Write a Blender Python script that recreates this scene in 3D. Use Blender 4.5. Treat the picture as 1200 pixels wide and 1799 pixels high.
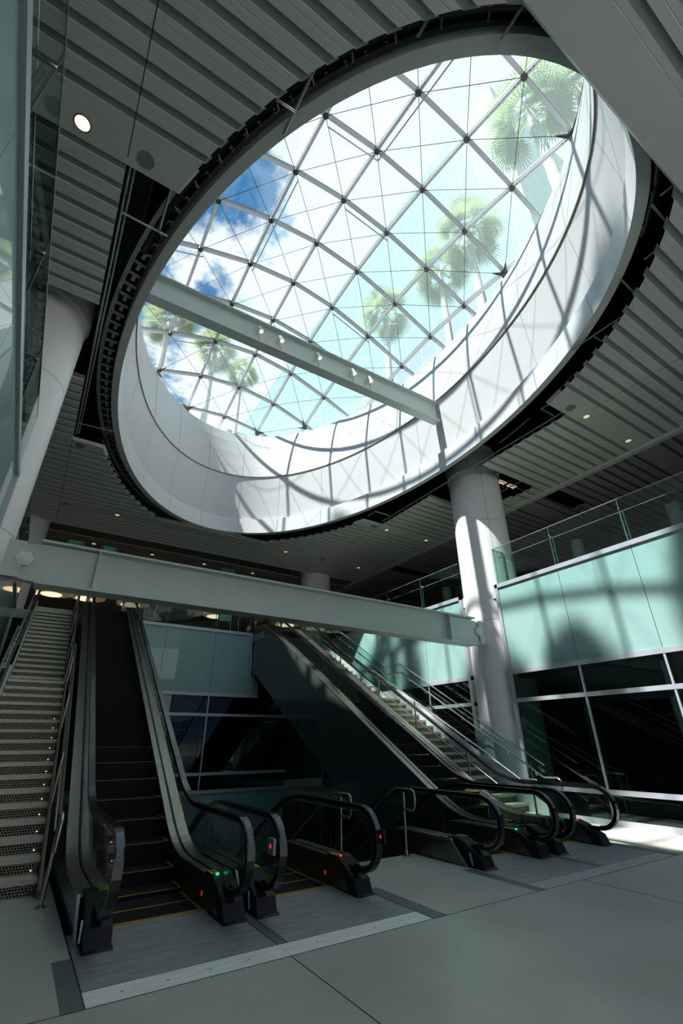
import bpy, math, random
from mathutils import Vector, Matrix
random.seed(7)
pi = math.pi
sc = bpy.context.scene
for o in list(bpy.data.objects):
    bpy.data.objects.remove(o)

# ------------------------------------------------------------------ camera
F_PX = 800.224
PITCH, ROLL, YAW = 0.468090571, -0.0071791574, 0.574283529
CAM_H = 1.6
cy, sy, cp, sp = math.cos(YAW), math.sin(YAW), math.cos(PITCH), math.sin(PITCH)
fwd = Vector((sy * cp, cy * cp, sp))
r0 = Vector((cy, -sy, 0))
u0 = r0.cross(fwd)
rgt = r0 * math.cos(ROLL) + u0 * math.sin(ROLL)
upv = -r0 * math.sin(ROLL) + u0 * math.cos(ROLL)
cam_d = bpy.data.cameras.new('camera')
cam = bpy.data.objects.new('camera', cam_d)
sc.collection.objects.link(cam)
M = Matrix((rgt, upv, -fwd)).transposed().to_4x4()
M.translation = Vector((0, 0, CAM_H))
cam.matrix_world = M
cam_d.sensor_fit = 'VERTICAL'
cam_d.sensor_height = 36.0
cam_d.lens = 36.0 * F_PX / 1799.0
cam_d.clip_start = 0.05
cam_d.clip_end = 600
sc.camera = cam

# ------------------------------------------------------------------ view and light
sc.view_settings.view_transform = 'Standard'
sc.view_settings.look = 'None'
sc.view_settings.exposure = 0.46
sc.view_settings.gamma = 1.0
sc.view_settings.use_curve_mapping = False
sc.cycles.use_denoising = True
sc.cycles.max_bounces = 12
sc.cycles.diffuse_bounces = 6
sc.cycles.glossy_bounces = 4
sc.cycles.transparent_max_bounces = 24
sc.cycles.transmission_bounces = 4
sc.cycles.sample_clamp_indirect = 6.0
sc.cycles.caustics_reflective = False
sc.cycles.caustics_refractive = False

sun_d = bpy.data.lights.new('sun', 'SUN')
sun_d.energy = 9.8
sun_d.angle = math.radians(0.9)
sun_d.color = (1.0, 0.985, 0.965)
sun = bpy.data.objects.new('sun', sun_d)
sc.collection.objects.link(sun)
sun.location = (-20, 9, 45)
sun.rotation_euler = Vector((1.0, -0.03, -1.62)).to_track_quat('-Z', 'Y').to_euler()

world = bpy.data.worlds.new('sky')
sc.world = world
world.use_nodes = True
nt = world.node_tree
nt.nodes.clear()
def N(t, **k):
    n = nt.nodes.new(t)
    for a, b in k.items():
        setattr(n, a, b)
    return n
tc = N('ShaderNodeTexCoord')
sep = N('ShaderNodeSeparateXYZ'); nt.links.new(tc.outputs['Generated'], sep.inputs[0])
# project the direction on a cloud layer: xy / z
dx = N('ShaderNodeMath', operation='DIVIDE'); nt.links.new(sep.outputs[0], dx.inputs[0]); nt.links.new(sep.outputs[2], dx.inputs[1])
dy = N('ShaderNodeMath', operation='DIVIDE'); nt.links.new(sep.outputs[1], dy.inputs[0]); nt.links.new(sep.outputs[2], dy.inputs[1])
cmb = N('ShaderNodeCombineXYZ'); nt.links.new(dx.outputs[0], cmb.inputs[0]); nt.links.new(dy.outputs[0], cmb.inputs[1])
noi = N('ShaderNodeTexNoise'); noi.inputs['Scale'].default_value = 5.5; noi.inputs['Detail'].default_value = 6; noi.inputs['Roughness'].default_value = 0.55
mp = N('ShaderNodeMapping'); mp.inputs['Location'].default_value = (3.1, 1.35, 2.4)
nt.links.new(cmb.outputs[0], mp.inputs[0]); nt.links.new(mp.outputs[0], noi.inputs[0])
# more cloud towards +x
ga = N('ShaderNodeMapRange'); ga.inputs['From Min'].default_value = 0.13; ga.inputs['From Max'].default_value = 0.30
ga.inputs['To Min'].default_value = -0.12; ga.inputs['To Max'].default_value = 0.3
nt.links.new(dx.outputs[0], ga.inputs['Value'])
ad = N('ShaderNodeMath', operation='ADD'); nt.links.new(noi.outputs[0], ad.inputs[0]); nt.links.new(ga.outputs[0], ad.inputs[1])
rmp = N('ShaderNodeValToRGB'); rmp.color_ramp.elements[0].position = 0.44; rmp.color_ramp.elements[1].position = 0.53
nt.links.new(ad.outputs[0], rmp.inputs[0])
mix = N('ShaderNodeMixRGB'); mix.inputs[1].default_value = (0.05, 0.21, 0.46, 1); mix.inputs[2].default_value = (0.86, 0.93, 0.98, 1)
nt.links.new(rmp.outputs[0], mix.inputs[0])
bgn = N('ShaderNodeBackground'); bgn.inputs['Strength'].default_value = 0.86
nt.links.new(mix.outputs[0], bgn.inputs[0])
out = N('ShaderNodeOutputWorld'); nt.links.new(bgn.outputs[0], out.inputs[0])
world.cycles.sampling_method = 'MANUAL'
world.cycles.sample_map_resolution = 512

# ------------------------------------------------------------------ materials
MATS = {}
def mat(name, col, rough=0.5, metal=0.0, spec=0.5, emit=None, es=0.0, noise=0.0, nscale=4.0, bump=0.0, coat=0.0):
    if name in MATS:
        return MATS[name]
    m = bpy.data.materials.new(name)
    m.use_nodes = True
    t = m.node_tree
    b = t.nodes['Principled BSDF']
    b.inputs['Base Color'].default_value = (*col, 1)
    b.inputs['Roughness'].default_value = rough
    b.inputs['Metallic'].default_value = metal
    b.inputs['Specular IOR Level'].default_value = spec
    b.inputs['Coat Weight'].default_value = coat
    b.inputs['Coat Roughness'].default_value = 0.02
    if emit:
        b.inputs['Emission Color'].default_value = (*emit, 1)
        b.inputs['Emission Strength'].default_value = es
    if noise or bump:
        tcn = t.nodes.new('ShaderNodeTexCoord')
        n = t.nodes.new('ShaderNodeTexNoise')
        n.inputs['Scale'].default_value = nscale
        n.inputs['Detail'].default_value = 5
        if 'plate' in name or 'threshold' in name or 'brushed' in name:
            mpn = t.nodes.new('ShaderNodeMapping'); mpn.inputs['Scale'].default_value = (0.22, 1.8, 1.0)
            t.links.new(tcn.outputs['Object'], mpn.inputs[0]); t.links.new(mpn.outputs[0], n.inputs['Vector'])
        else:
            t.links.new(tcn.outputs['Object'], n.inputs['Vector'])
        if noise:
            mr = t.nodes.new('ShaderNodeMapRange')
            mr.inputs['From Min'].default_value = 0.3; mr.inputs['From Max'].default_value = 0.7
            mr.inputs['To Min'].default_value = 1 - noise; mr.inputs['To Max'].default_value = 1 + noise
            t.links.new(n.outputs[0], mr.inputs[0])
            hs = t.nodes.new('ShaderNodeHueSaturation')
            hs.inputs['Color'].default_value = (*col, 1)
            t.links.new(mr.outputs[0], hs.inputs['Value'])
            t.links.new(hs.outputs[0], b.inputs['Base Color'])
        if bump:
            bp = t.nodes.new('ShaderNodeBump')
            bp.inputs['Strength'].default_value = bump
            bp.inputs['Distance'].default_value = 0.02
            t.links.new(n.outputs[0], bp.inputs['Height'])
            t.links.new(bp.outputs[0], b.inputs['Normal'])
    MATS[name] = m
    return m

def glass_mat(name, tint, refl_rough=0.01, haze=0.0, hazecol=(0.8, 0.85, 0.82), ior=1.5):
    """thin sheet: tinted see-through, fresnel mirror on top, milky haze mixed in"""
    m = bpy.data.materials.new(name)
    m.use_nodes = True
    t = m.node_tree
    t.nodes.clear()
    tr = t.nodes.new('ShaderNodeBsdfTransparent'); tr.inputs[0].default_value = (*tint, 1)
    last = tr
    if haze:
        df = t.nodes.new('ShaderNodeBsdfTranslucent'); df.inputs[0].default_value = (*hazecol, 1)
        mx = t.nodes.new('ShaderNodeMixShader'); mx.inputs[0].default_value = haze
        t.links.new(tr.outputs[0], mx.inputs[1]); t.links.new(df.outputs[0], mx.inputs[2])
        last = mx
    gl = t.nodes.new('ShaderNodeBsdfGlossy'); gl.inputs['Roughness'].default_value = refl_rough
    lw_ = t.nodes.new('ShaderNodeLayerWeight'); lw_.inputs[0].default_value = 0.5
    pw = t.nodes.new('ShaderNodeMath'); pw.operation = 'POWER'; pw.inputs[1].default_value = 5.0
    t.links.new(lw_.outputs['Facing'], pw.inputs[0])
    fr = t.nodes.new('ShaderNodeMath'); fr.operation = 'MULTIPLY_ADD'
    f0 = ((ior - 1) / (ior + 1)) ** 2
    fr.inputs[1].default_value = 1 - f0; fr.inputs[2].default_value = f0
    t.links.new(pw.outputs[0], fr.inputs[0])
    ms = t.nodes.new('ShaderNodeMixShader')
    t.links.new(fr.outputs[0], ms.inputs[0]); t.links.new(last.outputs[0], ms.inputs[1]); t.links.new(gl.outputs[0], ms.inputs[2])
    o = t.nodes.new('ShaderNodeOutputMaterial'); t.links.new(ms.outputs[0], o.inputs[0])
    MATS[name] = m
    return m

m_white = mat('white plaster', (0.52, 0.50, 0.505), 0.45, noise=0.02, nscale=1.2)
m_whitehem = mat('white sheet metal', (0.60, 0.60, 0.61), 0.28, noise=0.015, nscale=0.8)
m_soffit = mat('grey white fascia', (0.52, 0.55, 0.53), 0.5)
m_column = mat('white column cladding', (0.80, 0.78, 0.775), 0.4, noise=0.02, nscale=0.9)
m_steel_paint = mat('pale grey green steel paint', (0.50, 0.56, 0.52), 0.42, noise=0.03, nscale=2)
m_ceil = mat('ceiling metal deck', (0.56, 0.575, 0.55), 0.42, noise=0.03, nscale=1.5)
m_ceil2 = mat('plum grey metal deck', (0.33, 0.285, 0.285), 0.28, noise=0.04, nscale=1.5)  # reddish cast of reflections put into the deck colour
m_gapstrip = mat('dark ceiling gap strip', (0.27, 0.28, 0.26), 0.6)
m_gapstrip2 = mat('plum black gap strip', (0.12, 0.10, 0.10), 0.6)
m_alu = mat('satin aluminium', (0.50, 0.52, 0.55), 0.35, 0.85)
m_alup = mat('painted aluminium frame', (0.46, 0.47, 0.52), 0.38, 0.3)
m_steel = mat('brushed stainless steel', (0.44, 0.39, 0.34), 0.33, 1.0, noise=0.08, nscale=12)
m_chrome = mat('polished stainless steel', (0.72, 0.72, 0.72), 0.12, 1.0)
m_darksteel = mat('dark brushed bronze steel', (0.20, 0.19, 0.17), 0.3, 0.9)
m_rubber = mat('black handrail rubber', (0.006, 0.006, 0.008), 0.3, 0.0, 0.4, coat=0.3)
m_plastic = mat('black moulded plastic', (0.008, 0.009, 0.012), 0.5, 0.0, 0.25)
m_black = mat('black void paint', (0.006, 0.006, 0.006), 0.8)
m_step = mat('black anodised step', (0.007, 0.007, 0.007), 0.7, 0.0, 0.2)
m_yellow = mat('yellow edge marking', (0.42, 0.22, 0.02), 0.6)
m_sticker = mat('yellow warning sticker', (0.95, 0.72, 0.02), 0.5)
m_orange = mat('orange reflector', (0.9, 0.12, 0.02), 0.3, emit=(1, 0.12, 0.02), es=0.1)
m_green = mat('green lamp', (0.0, 0.5, 0.25), 0.3, emit=(0.02, 0.9, 0.35), es=0.6)
m_red = mat('red lamp', (0.8, 0.02, 0.05), 0.3, emit=(1, 0.05, 0.1), es=0.45)
m_clad = mat('dark green glossy truss cladding', (0.05, 0.066, 0.06), 0.22, 0.0, 0.7, noise=0.1, nscale=1.0, coat=0.4)
m_teal = mat('back painted teal glass', (0.27, 0.43, 0.405), 0.35, 0.0, 0.4, coat=0.8)
m_tealfin = mat('teal mullion fin', (0.05, 0.11, 0.10), 0.4)
m_tread = mat('beige grey terrazzo tread', (0.56, 0.53, 0.44), 0.55, noise=0.12, nscale=30)
m_stringer = mat('white stair stringer', (0.46, 0.48, 0.49), 0.4)
m_brown = mat('pinkish brown edge board', (0.20, 0.14, 0.115), 0.6, noise=0.1, nscale=5)
m_lamp = mat('warm lamp lens', (1, 0.9, 0.7), 0.5, emit=(1.0, 0.80, 0.52), es=2.2)
m_lampbig = mat('bright warm lamp lens', (1, 0.9, 0.7), 0.5, emit=(1.0, 0.86, 0.62), es=2.6)
m_lamprim = mat('lamp trim', (0.30, 0.25, 0.2), 0.4)
m_lampcore = mat('dim downlight reflector', (0.9, 0.8, 0.6), 0.3, emit=(1.0, 0.78, 0.50), es=0.45)
m_speaker = mat('speaker grille', (0.20, 0.22, 0.20), 0.7)
m_galv = mat('galvanised track', (0.34, 0.38, 0.37), 0.45, 0.5, noise=0.15, nscale=6)
m_stud = mat('grey stud plate', (0.42, 0.43, 0.43), 0.5, 0.2)
m_duct = mat('black pipe', (0.012, 0.018, 0.017), 0.35)
m_rust = mat('orange brown insulation', (0.25, 0.11, 0.03), 0.8, noise=0.3, nscale=20)
m_bar = mat('white skylight bar', (0.72, 0.73, 0.74), 0.4)
m_gasket = mat('dark grey gasket', (0.07, 0.075, 0.08), 0.5)
m_hub = mat('dark bronze hub', (0.10, 0.09, 0.08), 0.4, 0.6)
m_cable = mat('dark steel cable', (0.05, 0.055, 0.06), 0.4, 0.6)
m_seam = mat('olive sealant seam', (0.22, 0.19, 0.13), 0.6)
m_plate = mat('brushed landing plate', (0.38, 0.38, 0.385), 0.42, 0.3, noise=0.22, nscale=9)
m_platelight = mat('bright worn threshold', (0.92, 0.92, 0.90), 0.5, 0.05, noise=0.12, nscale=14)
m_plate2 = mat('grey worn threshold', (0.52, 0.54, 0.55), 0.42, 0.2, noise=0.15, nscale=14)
m_plateedge = mat('dark threshold border', (0.17, 0.19, 0.19), 0.45, 0.2, noise=0.1, nscale=5)
m_joint = mat('floor joint', (0.02, 0.025, 0.022), 0.8)
m_bark = mat('palm trunk', (0.55, 0.52, 0.48), 0.8, noise=0.15, nscale=3)
m_roofground = mat('roof park ground', (0.10, 0.12, 0.06), 0.9)
m_curtain = mat('pale hall wall', (0.36, 0.36, 0.35), 0.6)
m_exitg = mat('exit green', (0, 0.4, 0.1), 0.5, emit=(0.0, 0.9, 0.2), es=0.12)
m_ink = mat('marker ink', (0.03, 0.03, 0.03), 0.6)
m_pinklab = mat('pink grey label', (0.32, 0.26, 0.27), 0.5)
m_glass = glass_mat('clear balustrade glass', (0.84, 0.90, 0.88))
m_guard = glass_mat('greenish guard glass', (0.78, 0.88, 0.85))
m_window = glass_mat('dark window glass', (0.42, 0.56, 0.53), ior=1.6)
m_sky = glass_mat('skylight glass', (0.95, 0.97, 0.965), haze=0.02)
m_skyd = glass_mat('hazy skylight glass', (0.88, 0.955, 0.94), haze=0.07, hazecol=(0.80, 0.93, 0.90))
m_skym = glass_mat('lightly hazy skylight glass', (0.90, 0.96, 0.95), haze=0.04, hazecol=(0.80, 0.92, 0.90))

def palm_leaf_mat():
    m = bpy.data.materials.new('palm leaf')
    m.use_nodes = True
    t = m.node_tree; t.nodes.clear()
    d = t.nodes.new('ShaderNodeBsdfDiffuse'); d.inputs[0].default_value = (0.15, 0.20, 0.09, 1)
    tl = t.nodes.new('ShaderNodeBsdfTranslucent'); tl.inputs[0].default_value = (0.34, 0.42, 0.22, 1)
    mx = t.nodes.new('ShaderNodeMixShader'); mx.inputs[0].default_value = 0.55
    o = t.nodes.new('ShaderNodeOutputMaterial')
    t.links.new(d.outputs[0], mx.inputs[1]); t.links.new(tl.outputs[0], mx.inputs[2]); t.links.new(mx.outputs[0], o.inputs[0])
    return m
m_leaf = palm_leaf_mat()

def floor_mat():
    m = mat('polished terrazzo floor', (0.56, 0.55, 0.485), 0.3, spec=0.5)
    t = m.node_tree; b = t.nodes['Principled BSDF']
    c = t.nodes.new('ShaderNodeTexCoord')
    n1 = t.nodes.new('ShaderNodeTexNoise'); n1.inputs['Scale'].default_value = 0.9; n1.inputs['Detail'].default_value = 4
    n2 = t.nodes.new('ShaderNodeTexNoise'); n2.inputs['Scale'].default_value = 90; n2.inputs['Detail'].default_value = 2
    t.links.new(c.outputs['Object'], n1.inputs[0]); t.links.new(c.outputs['Object'], n2.inputs[0])
    r1 = t.nodes.new('ShaderNodeMapRange'); r1.inputs['From Min'].default_value = .3; r1.inputs['From Max'].default_value = .7
    r1.inputs['To Min'].default_value = .9; r1.inputs['To Max'].default_value = 1.1
    r2 = t.nodes.new('ShaderNodeMapRange'); r2.inputs['From Min'].default_value = .3; r2.inputs['From Max'].default_value = .7
    r2.inputs['To Min'].default_value = .88; r2.inputs['To Max'].default_value = 1.12
    t.links.new(n1.outputs[0], r1.inputs[0]); t.links.new(n2.outputs[0], r2.inputs[0])
    mu = t.nodes.new('ShaderNodeMath'); mu.operation = 'MULTIPLY'
    t.links.new(r1.outputs[0], mu.inputs[0]); t.links.new(r2.outputs[0], mu.inputs[1])
    hs = t.nodes.new('ShaderNodeHueSaturation'); hs.inputs['Color'].default_value = (0.56, 0.55, 0.485, 1)
    t.links.new(mu.outputs[0], hs.inputs['Value']); t.links.new(hs.outputs[0], b.inputs['Base Color'])
    return m
m_floor = floor_mat()

def perf_mat():
    """perforated metal sheet: staggered round holes cut by position"""
    m = bpy.data.materials.new('perforated metal riser')
    m.use_nodes = True
    t = m.node_tree; b = t.nodes['Principled BSDF']; o = t.nodes['Material Output']
    b.inputs['Base Color'].default_value = (0.32, 0.27, 0.20, 1); b.inputs['Metallic'].default_value = 0.3; b.inputs['Roughness'].default_value = 0.45
    c = t.nodes.new('ShaderNodeTexCoord'); s = t.nodes.new('ShaderNodeSeparateXYZ'); t.links.new(c.outputs['Object'], s.inputs[0])
    def mth(op, a, bb=None, cc=None):
        n = t.nodes.new('ShaderNodeMath'); n.operation = op
        for i, v in enumerate((a, bb, cc)):
            if v is None: continue
            if isinstance(v, (int, float)): n.inputs[i].default_value = v
            else: t.links.new(v, n.inputs[i])
        return n.outputs[0]
    p = 0.034; q = p * 0.866
    row = mth('FLOOR', mth('DIVIDE', s.outputs[2], q))
    odd = mth('MODULO', row, 2.0)
    xs = mth('ADD', mth('DIVIDE', s.outputs[0], p), mth('MULTIPLY', odd, 0.5))
    fx = mth('MULTIPLY', mth('SUBTRACT', mth('FRACT', mth('ADD', xs, 100.0)), 0.5), p)
    fz = mth('MULTIPLY', mth('SUBTRACT', mth('FRACT', mth('ADD', mth('DIVIDE', s.outputs[2], q), 100.0)), 0.5), q)
    r = mth('SQRT', mth('ADD', mth('MULTIPLY', fx, fx), mth('MULTIPLY', fz, fz)))
    hole = mth('LESS_THAN', r, 0.0128)
    tr = t.nodes.new('ShaderNodeBsdfTransparent')
    mx = t.nodes.new('ShaderNodeMixShader')
    t.links.new(hole, mx.inputs[0]); t.links.new(b.outputs[0], mx.inputs[1]); t.links.new(tr.outputs[0], mx.inputs[2])
    t.links.new(mx.outputs[0], o.inputs[0])
    return m
m_perf = perf_mat()

def facade_mat(name, base, line, sx, sz, lw=0.06, rough=0.25):
    m = bpy.data.materials.new(name); m.use_nodes = True
    t = m.node_tree; b = t.nodes['Principled BSDF']
    b.inputs['Roughness'].default_value = rough
    c = t.nodes.new('ShaderNodeTexCoord'); s = t.nodes.new('ShaderNodeSeparateXYZ'); t.links.new(c.outputs['Object'], s.inputs[0])
    def mth(op, a, bb=None):
        n = t.nodes.new('ShaderNodeMath'); n.operation = op
        for i, v in enumerate((a, bb)):
            if v is None: continue
            if isinstance(v, (int, float)): n.inputs[i].default_value = v
            else: t.links.new(v, n.inputs[i])
        return n.outputs[0]
    u = mth('ADD', s.outputs[0], s.outputs[1])
    a1 = mth('LESS_THAN', mth('FRACT', mth('ADD', mth('DIVIDE', u, sx), 50.0)), lw)
    a2 = mth('LESS_THAN', mth('FRACT', mth('ADD', mth('DIVIDE', s.outputs[2], sz), 50.0)), lw)
    a = mth('MAXIMUM', a1, a2)
    mx = t.nodes.new('ShaderNodeMixRGB'); mx.inputs[1].default_value = (*base, 1); mx.inputs[2].default_value = (*line, 1)
    t.links.new(a, mx.inputs[0]); t.links.new(mx.outputs[0], b.inputs['Base Color'])
    return m
m_tower = facade_mat('pale blue tower curtain wall', (0.27, 0.36, 0.41), (0.40, 0.48, 0.52), 3.0, 4.2)
m_tower2 = facade_mat('blue gridded office facade', (0.16, 0.36, 0.52), (0.62, 0.72, 0.78), 2.4, 60.0, 0.22)

# ------------------------------------------------------------------ mesh helper
class MB:
    def __init__(s):
        s.v = []; s.f = []; s.mi = []; s.m = 0; s.sm = []; s.smooth = False
    def add(s, vs, fs):
        o = len(s.v)
        s.v += [tuple(p) for p in vs]
        for f in fs:
            s.f.append(tuple(i + o for i in f)); s.mi.append(s.m); s.sm.append(s.smooth)
        return s
    def box(s, x0, x1, y0, y1, z0, z1):
        if x0 > x1: x0, x1 = x1, x0
        if y0 > y1: y0, y1 = y1, y0
        if z0 > z1: z0, z1 = z1, z0
        return s.add([(x0, y0, z0), (x1, y0, z0), (x1, y1, z0), (x0, y1, z0), (x0, y0, z1), (x1, y0, z1), (x1, y1, z1), (x0, y1, z1)],
                     [(0, 3, 2, 1), (4, 5, 6, 7), (0, 1, 5, 4), (1, 2, 6, 5), (2, 3, 7, 6), (3, 0, 4, 7)])
    def prism_x(s, poly, x0, x1):
        """poly = list of (y, z), counter-clockwise or not"""
        n = len(poly)
        vs = [(x0, y, z) for y, z in poly] + [(x1, y, z) for y, z in poly]
        fs = [tuple(range(n)), tuple(range(2 * n - 1, n - 1, -1))]
        fs += [(i, i + n, (i + 1) % n + n, (i + 1) % n) for i in range(n)]
        return s.add(vs, fs)
    def prism_z(s, poly, z0, z1):
        n = len(poly)
        vs = [(x, y, z0) for x, y in poly] + [(x, y, z1) for x, y in poly]
        fs = [tuple(range(n)), tuple(range(2 * n - 1, n - 1, -1))]
        fs += [(i, i + n, (i + 1) % n + n, (i + 1) % n) for i in range(n)]
        return s.add(vs, fs)
    def prism_y(s, poly, y0, y1):
        n = len(poly)
        vs = [(x, y0, z) for x, z in poly] + [(x, y1, z) for x, z in poly]
        fs = [tuple(range(n)), tuple(range(2 * n - 1, n - 1, -1))]
        fs += [(i, i + n, (i + 1) % n + n, (i + 1) % n) for i in range(n)]
        return s.add(vs, fs)
    def strip_x(s, path, x0, x1, a, b):
        """sweep a flat bar (x0..x1 wide, from offset a to b along the path normal) along a (y,z) path"""
        n = len(path); vs = []
        for i, (y, z) in enumerate(path):
            p = path[max(i - 1, 0)]; q = path[min(i + 1, n - 1)]
            ty, tz = q[0] - p[0], q[1] - p[1]
            L = math.hypot(ty, tz) or 1
            ny, nz = -tz / L, ty / L
            vs += [(x0, y + ny * a, z + nz * a), (x1, y + ny * a, z + nz * a), (x1, y + ny * b, z + nz * b), (x0, y + ny * b, z + nz * b)]
        fs = []
        for i in range(n - 1):
            o = 4 * i
            for k in range(4):
                fs.append((o + k, o + (k + 1) % 4, o + 4 + (k + 1) % 4, o + 4 + k))
        fs += [(3, 2, 1, 0), (4 * n - 4, 4 * n - 3, 4 * n - 2, 4 * n - 1)]
        return s.add(vs, fs)
    def tube(s, pts, r, seg=8, cap=True, closed=False):
        pts = [Vector(p) for p in pts]
        n = len(pts); vs = []
        pr = None
        for i, p in enumerate(pts):
            if closed:
                t = pts[(i + 1) % n] - pts[i - 1]
            else:
                t = pts[min(i + 1, n - 1)] - pts[max(i - 1, 0)]
            t.normalize()
            if pr is None:
                a = Vector((0, 0, 1)) if abs(t.z) < 0.9 else Vector((1, 0, 0))
                nx = t.cross(a).normalized()
            else:
                nx = (pr - t * pr.dot(t)).normalized()
            pr = nx
            ny = t.cross(nx)
            rr = r[i] if isinstance(r, (list, tuple)) else r
            for k in range(seg):
                an = 2 * pi * k / seg
                vs.append(p + nx * rr * math.cos(an) + ny * rr * math.sin(an))
        fs = []
        for i in range(n if closed else n - 1):
            for k in range(seg):
                a0 = i * seg + k; a1 = i * seg + (k + 1) % seg
                b0 = ((i + 1) % n) * seg + k; b1 = ((i + 1) % n) * seg + (k + 1) % seg
                fs.append((a0, b0, b1, a1))
        sm = s.smooth; s.smooth = seg > 8 or n > 2
        s.add(vs, fs)
        s.smooth = False
        if cap and not closed:
            s.add(vs[:seg], [tuple(range(seg))]); s.add(vs[-seg:], [tuple(range(seg))[::-1]])
        s.smooth = sm
        return s
    def cyl(s, x, y, z0, z1, r, seg=32, r2=None):
        return s.tube([(x, y, z0), (x, y, z1)], [r, r if r2 is None else r2], seg)
    def disc_dir(s, c, d, r, h, seg=16):
        c = Vector(c); d = Vector(d).normalized()
        return s.tube([c, c + d * h], r, seg)
    def build(s, name, mats, parent=None, label=None, kind=None, cat=None, group=None):
        if not isinstance(mats, (list, tuple)): mats = [mats]
        off = Vector((0, 0, 0))
        p = parent
        while p is not None:
            off += p.location; p = p.parent
        me = bpy.data.meshes.new(name)
        me.from_pydata([(a - off.x, b - off.y, c - off.z) for a, b, c in s.v], [], s.f)
        for m in mats: me.materials.append(m)
        me.polygons.foreach_set('material_index', s.mi)
        me.polygons.foreach_set('use_smooth', s.sm)
        me.validate(); me.update()
        import bmesh
        bm = bmesh.new(); bm.from_mesh(me); bmesh.ops.recalc_face_normals(bm, faces=bm.faces); bm.to_mesh(me); bm.free()
        o = bpy.data.objects.new(name, me)
        sc.collection.objects.link(o)
        if parent is not None: o.parent = parent
        tag(o, label, cat, group, kind)
        return o

def tag(o, label=None, cat=None, group=None, kind=None):
    if label: o['label'] = label
    if cat: o['category'] = cat
    if group: o['group'] = group
    if kind: o['kind'] = kind
    return o

def empty(name, loc, label=None, cat=None, group=None, kind=None):
    o = bpy.data.objects.new(name, None)
    o.empty_display_size = 0.2
    sc.collection.objects.link(o)
    o.location = loc
    return tag(o, label, cat, group, kind)

def copy_tree(o, parent=None):
    c = o.copy(); sc.collection.objects.link(c)
    if parent is not None: c.parent = parent
    for ch in list(o.children): copy_tree(ch, c)
    return c

# ------------------------------------------------------------------ constants of the hall (mirror-symmetric about XC)
XC, YC = 4.98, 9.2
XL, XR = -1.04, 11.0
ZC = 9.6            # ceiling
Z2 = 5.7            # upper floor
AX, AY = 5.0, 8.7   # light well semi axes

def ex(y, a, b):
    t = 1 - ((y - YC) / b) ** 2
    return a * math.sqrt(t) if t > 0 else 0.0

# ================================================================== STRUCTURE
# ---- floor
fl = MB()
def slab(x0, x1, y0, y1, z1=0.0, t=0.3): fl.box(x0, x1, y0, y1, z1 - t, z1)
slab(XL - 8, XR + 12, -8, 4.53)
slab(XL - 8, 0.69, 4.53, 18.6); slab(0.69, 0.83, 5.5, 18.6)
slab(4.2, 5.68, 4.53, 6.95); slab(4.06, 4.2, 5.75, 6.95); slab(5.68, 5.83, 5.75, 6.95)
slab(9.25, XR + 12, 4.53, 18.6); slab(9.14, 9.25, 5.75, 9.5)
fl.build('floor', m_floor, kind='structure')
jt = MB()
jt.box(4.2, 5.7, 4.526, 4.534, 0.0, 0.0015)
jt.box(XL, 0.69, 4.526, 4.534, 0.0, 0.0015)
jt.box(9.27, XR, 4.526, 4.534, 0.0, 0.0015)
for x in (2.39, 6.6): jt.box(x - 0.004, x + 0.004, -8, 4.53, 0.0, 0.0015)
jt.box(XL, XR, 0.4, 0.408, 0.0, 0.0015)
jt.build('trim_1', m_joint, kind='structure')

# ---- side curtain walls
def curtain_wall(name, x, s, segs):
    """s = +1: wall to the right (room at smaller x); segs = list of (y0, y1, joints)"""
    w = empty(name, (x, 0, 0), kind='structure')
    fr = MB(); pn = MB(); gl = MB(); fin = MB(); gk = MB()
    X = lambda a, b: (x + s * a, x + s * b)
    for y0, y1, js in segs:
        for z0, z1, pr in ((5.655, 5.77, .03), (3.222, 3.335, .02), (2.516, 2.613, .02), (0.562, 0.658, .02), (0.0, 0.11, .02)):
            a, b = X(-pr, 0.10); fr.box(a, b, y0, y1, z0, z1)
        for ye in (y0, y1):
            d = 0.10 if ye == y0 else -0.10
            a, b = X(-.03, .10); fr.box(a, b, ye, ye + d, 0, 5.77)
        ys = [y0 + .1] + list(js) + [y1 - .1]
        for i in range(len(ys) - 1):
            a, b = X(0.012, 0.04)
            pn.box(a, b, ys[i] + .006, ys[i + 1] - .006, 3.335, 5.655)
            a, b = X(0.02, 0.032)
            for z0, z1 in ((0.11, 0.562), (0.658, 2.516), (2.613, 3.222)):
                gl.box(a, b, ys[i] + .02, ys[i + 1] - .02, z0, z1)
        a, b = X(0.045, 0.06); gk.box(a, b, y0, y1, 3.3, 5.7)
        for j in js:
            a, b = X(-.012, .05); fr.box(a, b, j - .022, j + .022, 0.11, 3.222)
            a, b = X(.06, .30); fin.box(a, b, j + .02, j + .16, 0.11, 3.222)
    fr.build('wall_frame', m_alup, w)
    pn.build('teal_panel', m_teal, w, kind='structure')
    gk.build('backing', m_black, w)
    gl.build('glazing', m_window, w, kind='structure')
    fin.build('mullion_fin', m_tealfin, w)
    return w
js1 = [2.71, 4.62, 6.53]
curtain_wall('wall_right', XR, 1, [(-7.9, 8.59, [-6.8, -4.9, -3.0, -1.1, 0.8] + js1), (9.95, 18.6, [11.8, 13.75, 15.7])])
curtain_wall('wall_left', XL, -1, [(-7.9, 8.59, [-6.8, -4.9, -3.0, -1.1, 0.8] + js1), (9.95, 18.6, [11.8, 13.75, 15.7])])

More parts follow.
